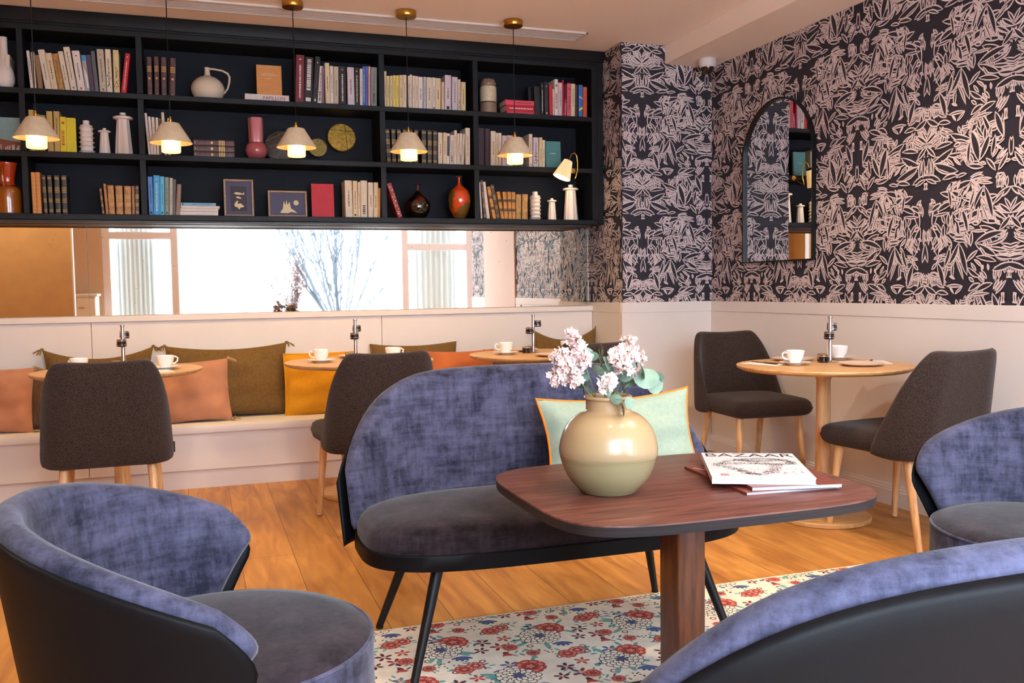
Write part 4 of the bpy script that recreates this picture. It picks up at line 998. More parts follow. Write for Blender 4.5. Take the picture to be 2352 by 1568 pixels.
PX = [(-.752, 'leftmost of the five pendant lamps, its cone shade lit over the bench'), (-.093, 'second pendant lamp from the left, in front of the stacked maroon volumes'),
      (.578, 'third pendant lamp from the left, hanging before the dark round plaque'), (1.231, 'fourth pendant lamp from the left, in front of the black antique volumes'),
      (1.899, 'rightmost of the five pendant lamps, left of the pleated wall lamp')]
p0 = None
for x, lb in PX:
    q = pendant(x, lb, p0); p0 = p0 or q
    l = bpy.data.lights.new('pendant_light', 'SPOT'); l.energy = 15; l.color = (1, .67, .30); l.spot_size = 2.3; l.spot_blend = .5; l.shadow_soft_size = .045
    lo = bpy.data.objects.new('pendant_light', l); COL.objects.link(lo); lo.location = (x, 5.37, 1.92)
    bulb_light('pendant_uplight', (x, 5.37-.075, 1.985), .35, .012)
# ---------------------------------------------------------------- rug
def rug():
    x0, x1, y0, y1, T = .27, 2.725, 1.05, 3.035, .008
    cols = ['#ece0cc', '#b4483c', '#8a2f38', '#d4806c', '#3f3550', '#6fa39a', '#f0e4cf', '#5a2436', '#4d5a86', '#2f2630', '#d9a08c']
    ms = [mat('rug_wool', cols[0], .95, noise=.06, nscale=25, bump=.4, bscale=500)]+[mat('rug_wool_'+c[1:], c, .95) for c in cols[1:]]
    mb = MB(); mb.rbox(x0, x1, y0, y1, 0.0005, T, .002, 1); r_ = random.Random(21); lay = [0]
    def poly(pts, m):
        lay[0] += 1; h = T+1.2e-5*(1+(lay[0] % 110)) + 1e-4*0
        c = clip([Vector(p) for p in pts], x0+.012, x1-.012, y0+.012, y1-.012)
        if c:
            a = sum(c[i].x*c[(i+1) % len(c)].y-c[(i+1) % len(c)].x*c[i].y for i in range(len(c)))
            idx = list(range(len(c)));
            if a < 0: idx.reverse()
            mb.add([(p.x, p.y, h) for p in c], [idx], m)
    def petal(cx, cy, a, r0, r1, w, m):
        p = [(cx+cos(a)*r0, cy+sin(a)*r0)]
        for t, s in ((.35, .8), (.7, 1), (.95, .6)): p.append((cx+cos(a)*(r0+(r1-r0)*t)-sin(a)*w*s/2, cy+sin(a)*(r0+(r1-r0)*t)+cos(a)*w*s/2))
        p.append((cx+cos(a)*r1, cy+sin(a)*r1))
        for t, s in ((.95, .6), (.7, 1), (.35, .8)): p.append((cx+cos(a)*(r0+(r1-r0)*t)+sin(a)*w*s/2, cy+sin(a)*(r0+(r1-r0)*t)-cos(a)*w*s/2))
        poly(p, m)
    def leafs(cx, cy, r, n, m=5):
        for k in range(n): petal(cx, cy, r_.uniform(0, 2*PI), r*.7, r*r_.uniform(1.3, 1.9), r*.28, m)
    def rose(cx, cy, r, ca, cb, cc):
        lay[0] = 0; leafs(cx, cy, r, 4)
        for rr, m, n in ((1, ca, 9), (.8, cb, 8), (.62, ca, 7), (.44, cc, 6), (.28, cb, 5)):
            o = r_.uniform(0, 1)
            for k in range(n): petal(cx, cy, o+2*PI*k/n, 0, r*rr, r*rr*.75, m)
            o += .4
            for k in range(n): petal(cx, cy, o+2*PI*k/n, r*rr*.55, r*rr*.9, r*rr*.14, cc)
    def mum(cx, cy, r):
        lay[0] = 0; leafs(cx, cy, r*.9, 7)
        for rr, n in ((1, 15), (.78, 13), (.56, 10), (.34, 7)):
            o = r_.uniform(0, 1)
            for k in range(n):
                a = o+2*PI*k/n; petal(cx, cy, a, 0, r*rr, r*rr*.48, 9); petal(cx, cy, a, 0, r*rr-.003, r*rr*.48-.005, 6 if rr > .4 else 8)
    def star(cx, cy, r, m):
        lay[0] = 0; o = r_.uniform(0, 2)
        for k in range(5): petal(cx, cy, o+2*PI*k/5, 0, r, r*.42, m)
        for k in range(6): petal(cx, cy, o+2*PI*k/6, 0, r*.3, r*.2, 10)
    def dots(cx, cy):
        for k in range(9): a, q = r_.uniform(0, 6.3), r_.uniform(.005, .035); poly([(cx+cos(a)*q+.005*cos(b), cy+sin(a)*q+.004*sin(b)) for b in (0, 1.5, 3, 4.5)], 9)
    def ring(cx, cy, r, m):
        lay[0] = 0; poly([(cx+r*cos(b), cy+r*sin(b)) for b in [i*.6 for i in range(10)]], m); poly([(cx+r*.6*cos(b), cy+r*.6*sin(b)) for b in [i*.6 for i in range(10)]], 0)
    def spray(cx, cy):
        lay[0] = 0; a = r_.uniform(0, 6.3)
        for k in range(6): petal(cx+cos(a)*k*.012, cy+sin(a)*k*.012, a+(.9 if k % 2 else -.9), 0, .028, .008, 5 if r_.random() < .7 else 8)
    W_, H_ = .34, .27
    for j in range(-1, 8):
        for i in range(-1, 9):
            ox = x0+.10+i*W_+(W_/2 if j % 2 else 0); oy = y0+.12+j*H_
            j_ = lambda s=.01: r_.uniform(-s, s)
            if ox > x1+.2 or oy > y1+.2: continue
            star(ox+.15+j_(), oy+.01, .030, 7); star(ox+.185, oy-.045+j_(), .032, 2); star(ox+.12, oy-.05, .026, 7); star(ox+.22, oy+.03+j_(), .026, 1)
            mum(ox, oy, .072); rose(ox+.055, oy+.05, .052, 1, 3, 2); star(ox+.0, oy+.085, .03, 8)
            for k in range(5): petal(ox+.05, oy-.07, k*.5+3.5, 0, .04, .014, 8)
            rose(ox-.14, oy+.1, .033, 1, 3, 2); rose(ox-.125, oy-.055+j_(), .028, 3, 1, 2); rose(ox+.24, oy+.115, .03, 1, 10, 2); rose(ox+.1, oy+.145, .024, 3, 1, 7)
            ring(ox+.17, oy+.09, .012, 7); ring(ox-.07, oy+.14, .011, 9); ring(ox+.28, oy-.07, .012, 2); dots(ox+.27, oy-.02); dots(ox-.02, oy-.12)
            spray(ox+.2, oy-.11); spray(ox-.18, oy+.02); spray(ox+.06, oy-.13); spray(ox+.3, oy+.06)
            for k in range(3): petal(ox-.17+k*.02, oy-.12, .7+k, 0, .035, .018, 7 if k % 2 else 1)
    return tag(mb.build('rug', ms), 'cream flat-woven rug with red, plum and blue flowers under the low table', 'rug')
rug()

# ---------------------------------------------------------------- bench cushions
def cushion_fn(w, h, th, pinch=.06, sag=0, seed=0, pw=2.0):
    r_ = random.Random(seed); ph = [r_.uniform(0, 6) for _ in range(4)]
    def f(s, t, d):
        e = max(0, (1-s*s))*max(0, (1-t*t))
        x = s*w/2*(1-pinch*(1-t*t)); z = t*h/2*(1-pinch*(1-s*s))-sag*(1-s*s)*(t > 0)*t
        y = (1 if d > 0 else -1 if d < 0 else 0)*th/2*(e**.42)
        y += (.006*sin(7*s+ph[0]+3*t)+.005*sin(9*t+ph[1]-2*s)+.004*sin(15*s*t+ph[2]))*(e**.3)
        return (x, y, z+h/2)
    return f
def cushion(x, y, z, w, h, th, mt, label, tilt=-.25, rz=0, piping=None, tassel=None, seed=0, pinch=.06, sag=0, name='cushion', corners=((-1, -1), (-1, 1), (1, 1), (1, -1)), roll=0):
    t = thing(name, label, 'cushion', (x, y, z), rot=(tilt, roll, rz), group='scatter cushions on the bench' if name == 'cushion' else None)
    f = cushion_fn(w, h, th, pinch, sag, seed)
    mb = MB(); N = 22; idx = {}
    for sd in (1, -1):
        vs = []
        for j in range(N+1):
            for i in range(N+1): vs.append(f(2*i/N-1, 2*j/N-1, sd))
        fs = [(j*(N+1)+i, j*(N+1)+i+1, (j+1)*(N+1)+i+1, (j+1)*(N+1)+i) for j in range(N) for i in range(N)]
        mb.add(vs, fs if sd < 0 else [q[::-1] for q in fs], 0, True)
    mb.build('cover', mt, t, sharp=180)
    if piping:
        P = [f(-1+2*i/16, -1, 0) for i in range(16)]+[f(1, -1+2*i/16, 0) for i in range(16)]+[f(1-2*i/16, 1, 0) for i in range(16)]+[f(-1, 1-2*i/16, 0) for i in range(17)]
        MB().tube(P, piping[1], 8, caps=False).build('piping', piping[0], t)
    if tassel:
        for (s, q) in corners:
            p = Vector(f(s, q, 0)); r_ = random.Random(seed+int(s*3+q)); mb = MB(); mb.lathe([(0, .010), (.009, .007), (.011, -.002), (.008, -.009), (0, -.009)], 10, c=p)
            for k in range(14): a = r_.uniform(0, 6.3); b = Vector((s*.020+cos(a)*.014, -.010+sin(a)*.008, (-.016 if q > 0 else .004)+r_.uniform(-.008, .008))); mb.tube([p, p+b*.6+Vector((0, 0, .005)), p+b*1.4], .0022, 5)
            mb.build('tassel', tassel, t)
    return t
m_peach = mat('peach_velvet', '#b27858', .85, noise=.16, nscale=6, sheen=.5, bump=.2, bscale=90)
m_rust = mat('rust_velvet', '#b8622e', .85, noise=.14, nscale=6, sheen=.5, bump=.2, bscale=90)
m_olive = mat('olive_linen', '#6e5022', .9, noise=.14, nscale=60, bump=.4, bscale=300)
m_brown = mat('brown_woven_linen', '#6b4f38', .9, col2='#54402e', nscale=90, stretch=(1, 1, .06), bump=.4, bscale=300)
m_must = mat('mustard_cotton', '#cf8e0c', .9, noise=.05, nscale=60, bump=.3, bscale=300)
m_tas = mat('tan_thread', '#a88a62', .9); m_tasd = mat('olive_thread', '#7a6238', .9)
ZS = .380
cushion(-1.09, 5.83, ZS, .38, .38, .13, m_peach, 'peach velvet cushion with tasselled corners at the far left end of the bench', tilt=-.22, tassel=m_tas, seed=1, corners=((1, 1), (1, -1)), roll=.03)
cushion(-.84, 5.93, ZS, .40, .36, .12, m_brown, 'brown striped linen cushion half hidden behind the left dining chair', tilt=-.2, tassel=m_tas, seed=2, corners=((-1, -1),))
cushion(-.56, 6.02, ZS, .62, .46, .13, m_olive, 'olive linen cushion with tasselled corners behind the left dining chair', tilt=-.1, tassel=m_tasd, seed=3, sag=.045, pinch=.09, corners=((-1, 1), (1, 1)))
cushion(.185, 6.0, ZS, .74, .46, .15, m_olive, 'large olive linen cushion with tasselled corners between peach and mustard cushions', tilt=-.12, tassel=m_tasd, seed=4, sag=.02, corners=((-1, 1), (1, 1)))
cushion(-.03, 5.83, ZS, .46, .38, .14, m_peach, 'peach velvet cushion with tan tassels leaning on the large olive cushion', tilt=-.24, tassel=m_tas, seed=5, corners=((1, 1), (1, -1)), roll=-.04)
cushion(.76, 5.91, ZS, .47, .39, .13, m_must, 'mustard yellow piped cushion under the middle bench table', tilt=-.16, piping=(m_must, .006), seed=6, pinch=.03)
cushion(1.40, 6.04, ZS, .60, .425, .13, m_olive, 'olive linen cushion behind the middle dining chair', tilt=-.1, seed=7, sag=.01, piping=(m_tasd, .004))
cushion(1.70, 5.92, ZS, .48, .375, .13, m_rust, 'orange rust velvet cushion right of the middle dining chair', tilt=-.17, seed=8)
cushion(2.08, 5.97, ZS, .40, .37, .12, m_brown, 'brown striped linen cushion under the third bench table', tilt=-.18, seed=9)
cushion(2.50, 6.0, ZS, .50, .50, .13, m_olive, 'olive linen cushion in the right corner of the bench', tilt=-.12, tassel=m_tasd, seed=10, sag=.06, pinch=.1, corners=((1, 1), (-1, 1)))

# ---------------------------------------------------------------- round pedestal dining tables
def round_table(loc, label, src=None):
    if src: return again(src, loc, random.uniform(0, 3), label)
    t = thing('round_table', label, 'table', loc, group='round oak pedestal tables')
    MB().lathe([(0, .742), (.395, .742), (.415, .752), (.42, .760), (.42, .764), (.418, .766), (0, .766)], 64).build('tabletop', m_oak, t, sharp=30, fix=True)
    MB().lathe([(0, .742), (.085, .742), (.045, .715), (.034, .69), (.034, .5), (.042, .03), (.046, .022), (0, .022)], 32).build('pedestal', m_oakv, t, fix=True)
    MB().lathe([(0, 0), (.225, 0), (.23, .003), (.23, .018), (.226, .022), (0, .022)], 56).build('base', m_oak, t, fix=True, sharp=30)
    return t
TB = [(-.39, 5.2), (.88, 5.2), (1.97, 5.2), (2.93, 3.75)]
t0 = round_table((*TB[0], 0), 'round oak pedestal table at the left of the bench')
round_table((*TB[1], 0), 'round oak pedestal table at the bench in front of the mustard cushion', t0)
round_table((*TB[2], 0), 'round oak pedestal table at the right end of the bench', t0)
round_table((*TB[3], 0), 'round oak pedestal table with two chairs by the papered right wall', t0)

# ---------------------------------------------------------------- tweed dining chairs
def dining_chair(loc, rz, label, src=None):
    """faces +Y; origin on the floor under the seat"""
    if src: return again(src, loc, rz, label)
    t = thing('dining_chair', label, 'chair', loc, rz, group='tweed dining chairs')
    def seat(s, u, d):
        x = s*.252*(1-.05*abs(u)**8); y = .02+u*.265*(1-.04*abs(s)**8)
        return (x, y, .452+d*.052+(.010*(1-s*s)*(1-u*u) if d > 0 else 0))
    MB().pad(seat, 20, 20, ex=14).build('seat', m_tweed, t, sharp=180)
    def plan(l, hw, rc):
        """half outline of the back shell seen from above: straight back, round corner, side wing"""
        b = hw-rc
        if l < b: return (l, 0, 0, -1)
        l -= b
        if l < rc*PI/2: a = l/rc; return (b+rc*sin(a), rc*(1-cos(a)), sin(a), -cos(a))
        return (hw, rc+l-rc*PI/2, 1, 0)
    def back(s, u, d):
        v = (u+1)/2; hw = .258-.022*v; rc = .10+.03*v
        L_ = (hw-rc+rc*PI/2*(1-.45*v)+.125*max(0, 1-v)**.9)*(1-.05*abs(u)**8)
        x, y, nx, ny = plan(abs(s)*L_, hw, rc); sg = 1 if s >= 0 else -1
        o = -d*.024*(1-.15*v)
        z = .395+v*.475+(.012*s*s*v)-.02*v*abs(s)**12+.012*(1-v)**2*abs(s)**10
        return (sg*(x-nx*o), -.262-.085*v+y-ny*o, z)
    MB().pad(back, 40, 22, ex=14).build('backrest', m_tweed, t, sharp=180)
    for sx in (-1, 1):
        MB().tube([(sx*.19, .19, .42), (sx*.215, .235, .004)], [.021, .0135], 16).lathe([(0, 0), (.012, 0), (.012, .004), (0, .004)], 12, 1, c=(sx*.215, .235, 0)).build('leg', [m_oakv, m_steelblk], t)
        MB().tube([(sx*.18, -.19, .42), (sx*.205, -.285, .004)], [.021, .0135], 16).lathe([(0, 0), (.012, 0), (.012, .004), (0, .004)], 12, 1, c=(sx*.205, -.285, 0)).build('leg', [m_oakv, m_steelblk], t)
    return t
c0 = dining_chair((-.395, 4.66, 0), .02, 'brown tweed dining chair seen from behind at the left bench table')
MB().box(.262, .2845, -.12, -.118, .42, .47).build('care_tag', m_black2, c0)
cc = [c for c in children(c0) if c.name.startswith('care')][0]
cc.parent = None
c1 = dining_chair((.817, 4.555, 0), .106, 'brown tweed dining chair seen from behind at the middle bench table', c0)
c2 = dining_chair((2.04, 4.74, 0), -.07, 'brown tweed dining chair behind the bouquet at the right bench table', c0)
c3 = dining_chair((3.14, 4.68, 0), PI-.06, 'brown tweed dining chair facing us beyond the round table by the right wall', c0)
c4 = dining_chair((3.075, 3.375, 0), .10, 'brown tweed dining chair nearest us at the round table by the right wall', c0)
cc.parent = c0

# ---------------------------------------------------------------- tableware
def cup_set(x, y, rz, label, z=.7665, src=[None]):
    if src[0]:
        a, b = src[0]; a = again(a, (x, y, z+.010), rz, 'white coffee cup '+label); b = again(b, (x, y, z), 0, 'white saucer under the cup '+label); return
    c = thing('coffee_cup', 'white coffee cup '+label, 'cup', (x, y, z+.010), rz, group='white coffee cups')
    MB().lathe(smooth_prof([(0, 0), (.024, 0), (.026, .006), (.036, .02), (.043, .042), (.045, .06), (.0425, .06), (.04, .042), (.03, .014), (0, .008)], 4), 36).build('bowl', m_china, c, fix=True, sharp=60)
    MB().tube([(.040, 0, .050), (.055, 0, .054), (.066, 0, .046), (.064, 0, .030), (.052, 0, .020), (.037, 0, .018)], .0042, 8).build('handle', m_china, c)
    s = MB().lathe(smooth_prof([(0, 0), (.035, 0), (.04, .004), (.06, .009), (.075, .014), (.0755, .0155), (.06, .0125), (.035, .0095), (0, .0095)], 3), 40).build('saucer', m_china, loc=(x, y, z), fix=True, sharp=60)
    tag(s, 'white saucer under the cup '+label, 'saucer', 'white saucers'); src[0] = (c, s)
def plate(x, y, label, z=.7665, r=.105, src=[None]):
    if src[0]: return again(src[0], (x, y, z), 0, label)
    o = MB().lathe(smooth_prof([(0, 0), (r*.6, 0), (r*.95, .009), (r, .013), (r*.97, .014), (r*.6, .006), (0, .005)], 3), 44).build('plate', m_plate, loc=(x, y, z), fix=True, sharp=60)
    src[0] = o; return tag(o, label, 'plate', 'blush stoneware plates')
m_jam = mat('berry_jam', '#1c0e1a', .15, coat=.6); m_jam2 = mat('amber_jam', '#7a2c10', .15, coat=.6); m_jl = mat('clear_jar', '#cfc8c4', .1, coat=.5)
def jam_stand(x, y, rz, where, z=.7665, src=[None]):
    if src[0]: again(src[0], (x, y, z), rz, 'polished steel condiment stand '+where)
    else:
        t = thing('condiment_stand', 'polished steel condiment stand '+where, 'condiment stand', (x, y, z), rz, group='steel condiment stands')
        MB().lathe([(0, 0), (.035, 0), (.036, .003), (.012, .007), (.0105, .01), (.0095, .222), (.0125, .225), (.0125, .232), (.006, .232), (.006, .225), (0, .225)], 24).build('post', m_chrome, t, fix=True)
        for a, zz in ((.2, .168), (PI+.3, .128)):
            mb = MB(); mb.tube([(.044*cos(a)+.027*cos(b), .044*sin(a)+.027*sin(b), zz) for b in [i*2*PI/24 for i in range(25)]], .002, 6); mb.tube([(.008*cos(a), .008*sin(a), zz), (.022*cos(a), .022*sin(a), zz)], .0025, 6)
            mb.build('ring', m_chrome, t)
        src[0] = t
    R = Matrix.Rotation(rz, 4, 'Z')
    for k, (a, zz, mj, nm) in enumerate(((.2, .158, m_jam, 'upper ring'), (PI+.3, .118, m_jam, 'lower ring'), (1.2, 0, m_jam2, 'right foot'), (2.9, 0, m_jam, 'left foot'))):
        rr = .044 if k < 2 else .052
        p = R @ Vector((rr*cos(a), rr*sin(a), 0)); j = thing('jam_jar', 'jam jar, %s, stand %s' % (nm, where), 'jar', (x+p.x, y+p.y, z+zz), group='small jam jars on the condiment stands')
        MB().lathe([(0, 0), (.022, 0), (.025, .003), (.025, .025), (.021, .029), (0, .029)], 20).build('jar', mj, j, fix=True)
        MB().lathe([(0, .029), (.0245, .029), (.025, .030), (.025, .037), (.022, .039), (0, .039)], 20).build('lid', m_chrome if k != 2 else m_gold, j, fix=True)
def napkin(x, y, rz, label):
    t = MB().rbox(-.045, .045, -.1, .1, 0, .003, .001, 1).build('napkin', mat('white_napkin', '#e9e4e2', .9), loc=(x, y, .7665), rot=(0, 0, rz)); tag(t, label, 'napkin')
def cutlery(x, y, rz, label, kind='knife'):
    t = thing(kind, label, kind, (x, y, .7705), rz)
    MB().rbox(-.008, .008, -.1, -.01, 0, .005, .002, 2).build('handle', m_steelblk, t)
    MB().prism([(-.005, -.01), (.007, -.01), (.009, .06), (.004, .1), (-.004, .09)], .001, .003).build('blade', m_steelblk, t)
# right-hand table
jam_stand(3.055, 3.86, .5, 'on the table by the papered wall')
cup_set(2.80, 3.80, 2.9, 'on the left side of the table by the papered wall')
cup_set(3.20, 3.97, .3, 'on the right side of the table by the papered wall')
plate(3.05, 3.62, 'blush plate nearest us on the table by the papered wall', r=.105)
plate(2.95, 4.02, 'blush plate behind the left cup on the table by the papered wall')
napkin(2.68, 3.90, .35, 'white paper napkin at the left edge of the table by the papered wall')
napkin(3.24, 3.72, -.5, 'white paper napkin at the right edge of the table by the papered wall')
cutlery(3.215, 3.75, -.75, 'dark knife lying on the right napkin by the papered wall')
cutlery(2.70, 3.92, .1, 'dark knife lying on the left napkin by the papered wall')
# bench tables
jam_stand(-.37, 5.3, 1.2, 'on the left bench table'); jam_stand(.875, 5.3, 1.0, 'on the middle bench table'); jam_stand(1.97, 5.28, .4, 'on the right bench table')
cup_set(-.155, 5.12, .4, 'near the right edge of the left bench table'); cup_set(-.57, 5.14, 2.5, 'near the left edge of the left bench table')
cup_set(.66, 5.17, 2.8, 'near the left edge of the middle bench table'); cup_set(1.06, 5.13, .3, 'on the middle bench table, half hidden by the chair')
cup_set(1.77, 5.22, 2.9, 'near the left edge of the right bench table'); cup_set(2.15, 5.16, .3, 'on the right bench table behind the bouquet')
plate(1.97, 4.95, 'blush plate nearest us on the right bench table'); plate(1.95, 5.44, 'blush plate beyond the stand on the right bench table')
plate(.90, 5.45, 'blush plate beyond the stand on the middle bench table'); plate(-.40, 4.95, 'blush plate on the left bench table behind the chair')
napkin(-.17, 4.99, .2, 'white paper napkin at the right edge of the left bench table')
napkin(.84, 5.05, .1, 'white paper napkin on the middle bench table')

# ---------------------------------------------------------------- velvet two-seater with black shell
def loveseat(loc, rz, label, src=None):
    """faces -Y; seat 1.27 wide"""
    if src: return again(src, loc, rz, label)
    t = thing('loveseat', label, 'sofa', loc, rz, group='velvet two-seaters on black legs')
    W, D = .635, .29
    def rr(w, d, n=64): return supel(w, d, 3.4, n)
    MB().prism(rr(W, D, 72), .345, .392, bev=.003, smooth=True).build('seat_rail', m_shell, t, sharp=35)
    def seat(s, u, d):
        k = (1-.30*abs(u)**3.2); q = (1-.16*abs(s)**8)
        x = s*(W-.006)*k; y = u*(D-.006)*q
        return (x, y, .415+(.058 if d > 0 else .02)*d+(.012*(1-s*s)*(1-u*u) if d > 0 else 0))
    mb = MB(); o1 = rr(W-.008, D-.008, 72); prof = [(1, .39), (1.0, .415), (.985, .44), (.95, .458), (.88, .470), (.7, .478), (.4, .482), (0.001, .484)]
    vs = [(x*q, y*q, z) for q, z in prof for x, y in o1]; n = 72
    fs = [(j*n+i, j*n+(i+1) % n, (j+1)*n+(i+1) % n, (j+1)*n+i) for j in range(len(prof)-1) for i in range(n)]
    mb.add(vs, fs, 0, True).build('seat_cushion', m_velseat, t, sharp=180)
    def curve(s):      # plan of the back, s in -1..1
        return s*(W+.012), .285-.20*abs(s)**5
    def nrm(s):
        (xa, ya), (xb, yb) = curve(max(-1, s-.02)), curve(min(1, s+.02)); l = math.hypot(xb-xa, yb-ya); return (-(yb-ya)/l, (xb-xa)/l)
    def ztop(s): return .885-.30*abs(s)**5.8-.02*s*s
    def back(s, u, d):
        v = (u+1)/2; x, y = curve(s); zt = ztop(s); z = .40+v*(zt-.40); nx, ny = nrm(s)
        return (x*(1-.02*(1-v))-nx*d*.034, y+.045*v-ny*d*.034, z)
    MB().pad(back, 48, 20, ex=16).build('backrest', m_velrim, t, sharp=180)
    def shell(s, u, d):
        v = (u+1)/2; x, y = curve(s); zt = ztop(s)-.024; z = .345+v*(zt-.345); nx, ny = nrm(s); o = .036+d*.006
        return (x*(1-.02*(1-v))+nx*o, y+ny*o+.045*v, z)
    MB().pad(shell, 48, 16, ex=30).build('back_shell', m_shell, t, sharp=180)
    for sx in (-1, 1):
        for yy, yf in ((-.17, -.255), (.17, .285)):
            MB().tube([(sx*.42, yy, .35), (sx*.525, yf, .008)], [.019, .012], 14).lathe([(0, 0), (.013, 0), (.013, .008), (0, .008)], 12, c=(sx*.525, yf, 0)).build('leg', m_steelblk, t)
    return t
L0 = loveseat((1.085, 2.765, .008), -.015, 'slate velvet two-seater facing us behind the dark wooden table')
loveseat((1.01, 1.05, .008), PI-.06, 'slate velvet two-seater seen from behind at the bottom right, black shell towards us', L0)
# mint pillow on the far two-seater
m_mint = mat('mint_linen', '#94a694', .9, noise=.06, nscale=70, bump=.5, bscale=260)
tp = cushion(1.415, 2.86, .47, .60, .33, .14, m_mint, 'mint linen pillow with orange piping on the far velvet two-seater', tilt=-.30, piping=(mat('orange_piping', '#d87a1c', .8), .0045), seed=12, pinch=.09, sag=.012, name='pillow', roll=-.02)

# ---------------------------------------------------------------- tub armchairs
def tub_chair(loc, rz, label, src=None):
    """back towards -X, faces +X"""
    if src: return again(src, loc, rz, label)
    t = thing('tub_armchair', label, 'armchair', loc, rz, group='slate velvet tub armchairs')
    R0 = .335
    MB().lathe([(0, .30), (.285, .30), (.298, .31), (.303, .33), (.303, .437), (.300, .449)], 56).build('seat_side', m_vel, t, sharp=60, fix=True)
    MB().tube([(.300*cos(a), .300*sin(a), .450) for a in [i*2*PI/56 for i in range(57)]], .0045, 8, caps=False).build('piping', m_vel, t)
    MB().lathe([(.299, .450), (.285, .463), (.24, .472), (.14, .478), (0.001, .480)], 56).build('seat_cushion', m_velseat, t, sharp=60, fix=True)
    def zt(a):
        q = abs(a)/rad(110); return .775-.20*q**2.1
    def pt(s, u, off):
        v = (u+1)/2; am = rad(85+20*v-15*max(0, (v-.7)/.3)**2.2); a = s*am; z = .40+v*(zt(a)-.40)
        r = R0+.045*v+off; return (-r*cos(a), r*sin(a), z)
    def back(s, u, d): return pt(s, u, -d*.026)
    MB().pad(back, 60, 22, ex=18).build('backrest', m_vel, t, sharp=180)
    def shell(s, u, d):
        v = (u+1)/2; am = rad(84+20*v-15*max(0, (v-.7)/.3)**2.2); a = s*am; z = .30+v*(zt(a)-.022-.30)
        r = R0+.028+.045*v-.02*(1-v)-d*.006; return (-r*cos(a), r*sin(a), z)
    MB().pad(shell, 60, 18, ex=30).build('back_shell', m_shell, t, sharp=180)
    MB().lathe([(0, .285), (.27, .285), (.27, .302), (0, .302)], 40).build('base_plate', m_steelblk, t, fix=True)
    for k in range(4):
        a = PI/4+k*PI/2; MB().tube([(.19*cos(a), .19*sin(a), .29), (.27*cos(a), .27*sin(a), .006)], [.017, .011], 12).build('leg', m_steelblk, t)
    return t
T0 = tub_chair((.035, 1.93, 0.002), -.04, 'slate velvet tub armchair at the bottom left, black shell towards us')
tub_chair((2.27, 1.925, .008), PI+.21, 'slate velvet tub armchair at the right edge beyond the near two-seater', T0)

# ---------------------------------------------------------------- dark wooden low table
tt = thing('lounge_table', 'dark stained square table with rounded corners on one square column', 'table', (1.178, 2.098, .008), 0)
TW, TD, TZ = .435, .362, .642
def rsq(w, d, n=4.6, N=80): return supel(w, d, n, N)
mb = MB(); o = rsq(TW, TD); n = 80
pr = [(.93, TZ-.030), (.996, TZ-.026), (1, TZ-.004)]
mb.add([(x*q, y*q, z) for q, z in pr for x, y in o], [(j*n+i, j*n+(i+1) % n, (j+1)*n+(i+1) % n, (j+1)*n+i) for j in range(2) for i in range(n)]+[list(range(n))[::-1]], 0, True)
mb.build('edge', m_ply, tt, sharp=30)
mb = MB(); pr = [(1, TZ-.004), (.9985, TZ-.0005), (.994, TZ)]
mb.add([(x*q, y*q, z) for q, z in pr for x, y in o], [(j*n+i, j*n+(i+1) % n, (j+1)*n+(i+1) % n, (j+1)*n+i) for j in range(2) for i in range(n)]+[[2*n+i for i in range(n)]], 0, True)
mb.build('tabletop', m_dkwood, tt, sharp=60)
MB().rbox(-.028, .055, -.055, .045, .012, TZ-.029, .008, 3).build('column', m_dkwoodv, tt)
MB().rbox(-.2, .29, -.24, .24, 0, .012, .004, 2).build('base_plate', m_steelblk, tt)
ZT = TZ+.008
# magazines
m_magw = mat('magazine_white', '#e4e1e4', .35, coat=.2); m_magr = mat('magazine_rust', '#7a3a2c', .35, coat=.2)
m_mink = mat('magazine_ink', '#2e2c30', .5); m_mred = mat('magazine_red', '#b04448', .5); m_mp = mat('magazine_pages', '#d6d8e2', .7)
def magazine(loc, rz, w, h, th, cover, label, sag=0):
    t = thing('magazine', label, 'magazine', loc, rz, group='magazines on the dark wooden table')
    mb = MB()
    for k in range(5):
        z = th*k/5; q = random.uniform(-.0015, .0015); mb.box(-w/2+.0015+q, w/2-.0015+q, -h/2+.001, h/2-.001, z+.0004, z+th/5-.0002, 0)
    mb.build('pages', m_mp, t); MB().rbox(-w/2, w/2, -h/2, h/2, th, th+.0008, .0003, 1).box(-w/2, -w/2+.0008, -h/2, h/2, 0, th).box(-w/2, w/2, -h/2, h/2, -.0004, .0002).build('cover', cover, t)
    return t
mg3 = magazine((1.405, 2.065, ZT+.0005), -.08, .26, .35, .006, m_magr, 'lowest magazine with rust brown cover sticking out left and right of the stack')
mg2 = magazine((1.43, 2.03, ZT+.0080), -.22, .235, .30, .008, m_magr, 'middle magazine with wavy white pages under the top one')
mg1 = magazine((1.405, 2.08, ZT+.0175), -.46, .255, .345, .015, m_magw, 'top white magazine with drawn figure cover on the dark wooden table')
FL = lambda x, y, z, r=0: Matrix.Translation((x, y, z)) @ Matrix.Rotation(r, 4, 'Z')
text_mesh('title', 'BAZAAR', .070, m_mink, mg1, FL(0, .135, .0160), extrude=.0001, sx=.92)
text_mesh('title', 'VO', .07, mat('magazine_peach', '#e0b8a0', .5), mg3, FL(-.07, .12, .0070), extrude=.0001)
r_ = random.Random(9); mb = MB()
arm = [(-.075, -.01), (-.03, .045), (.02, .062), (.06, .045), (.072, .02)], [(-.07, -.01), (-.04, -.05), (-.02, -.09), (.0, -.10)], [(-.06, .0), (.0, .01), (.04, .0), (.075, .012)], [(-.03, .045), (.0, .03), (.045, .04)], [(.04, .0), (.03, -.05), (.01, -.09)]
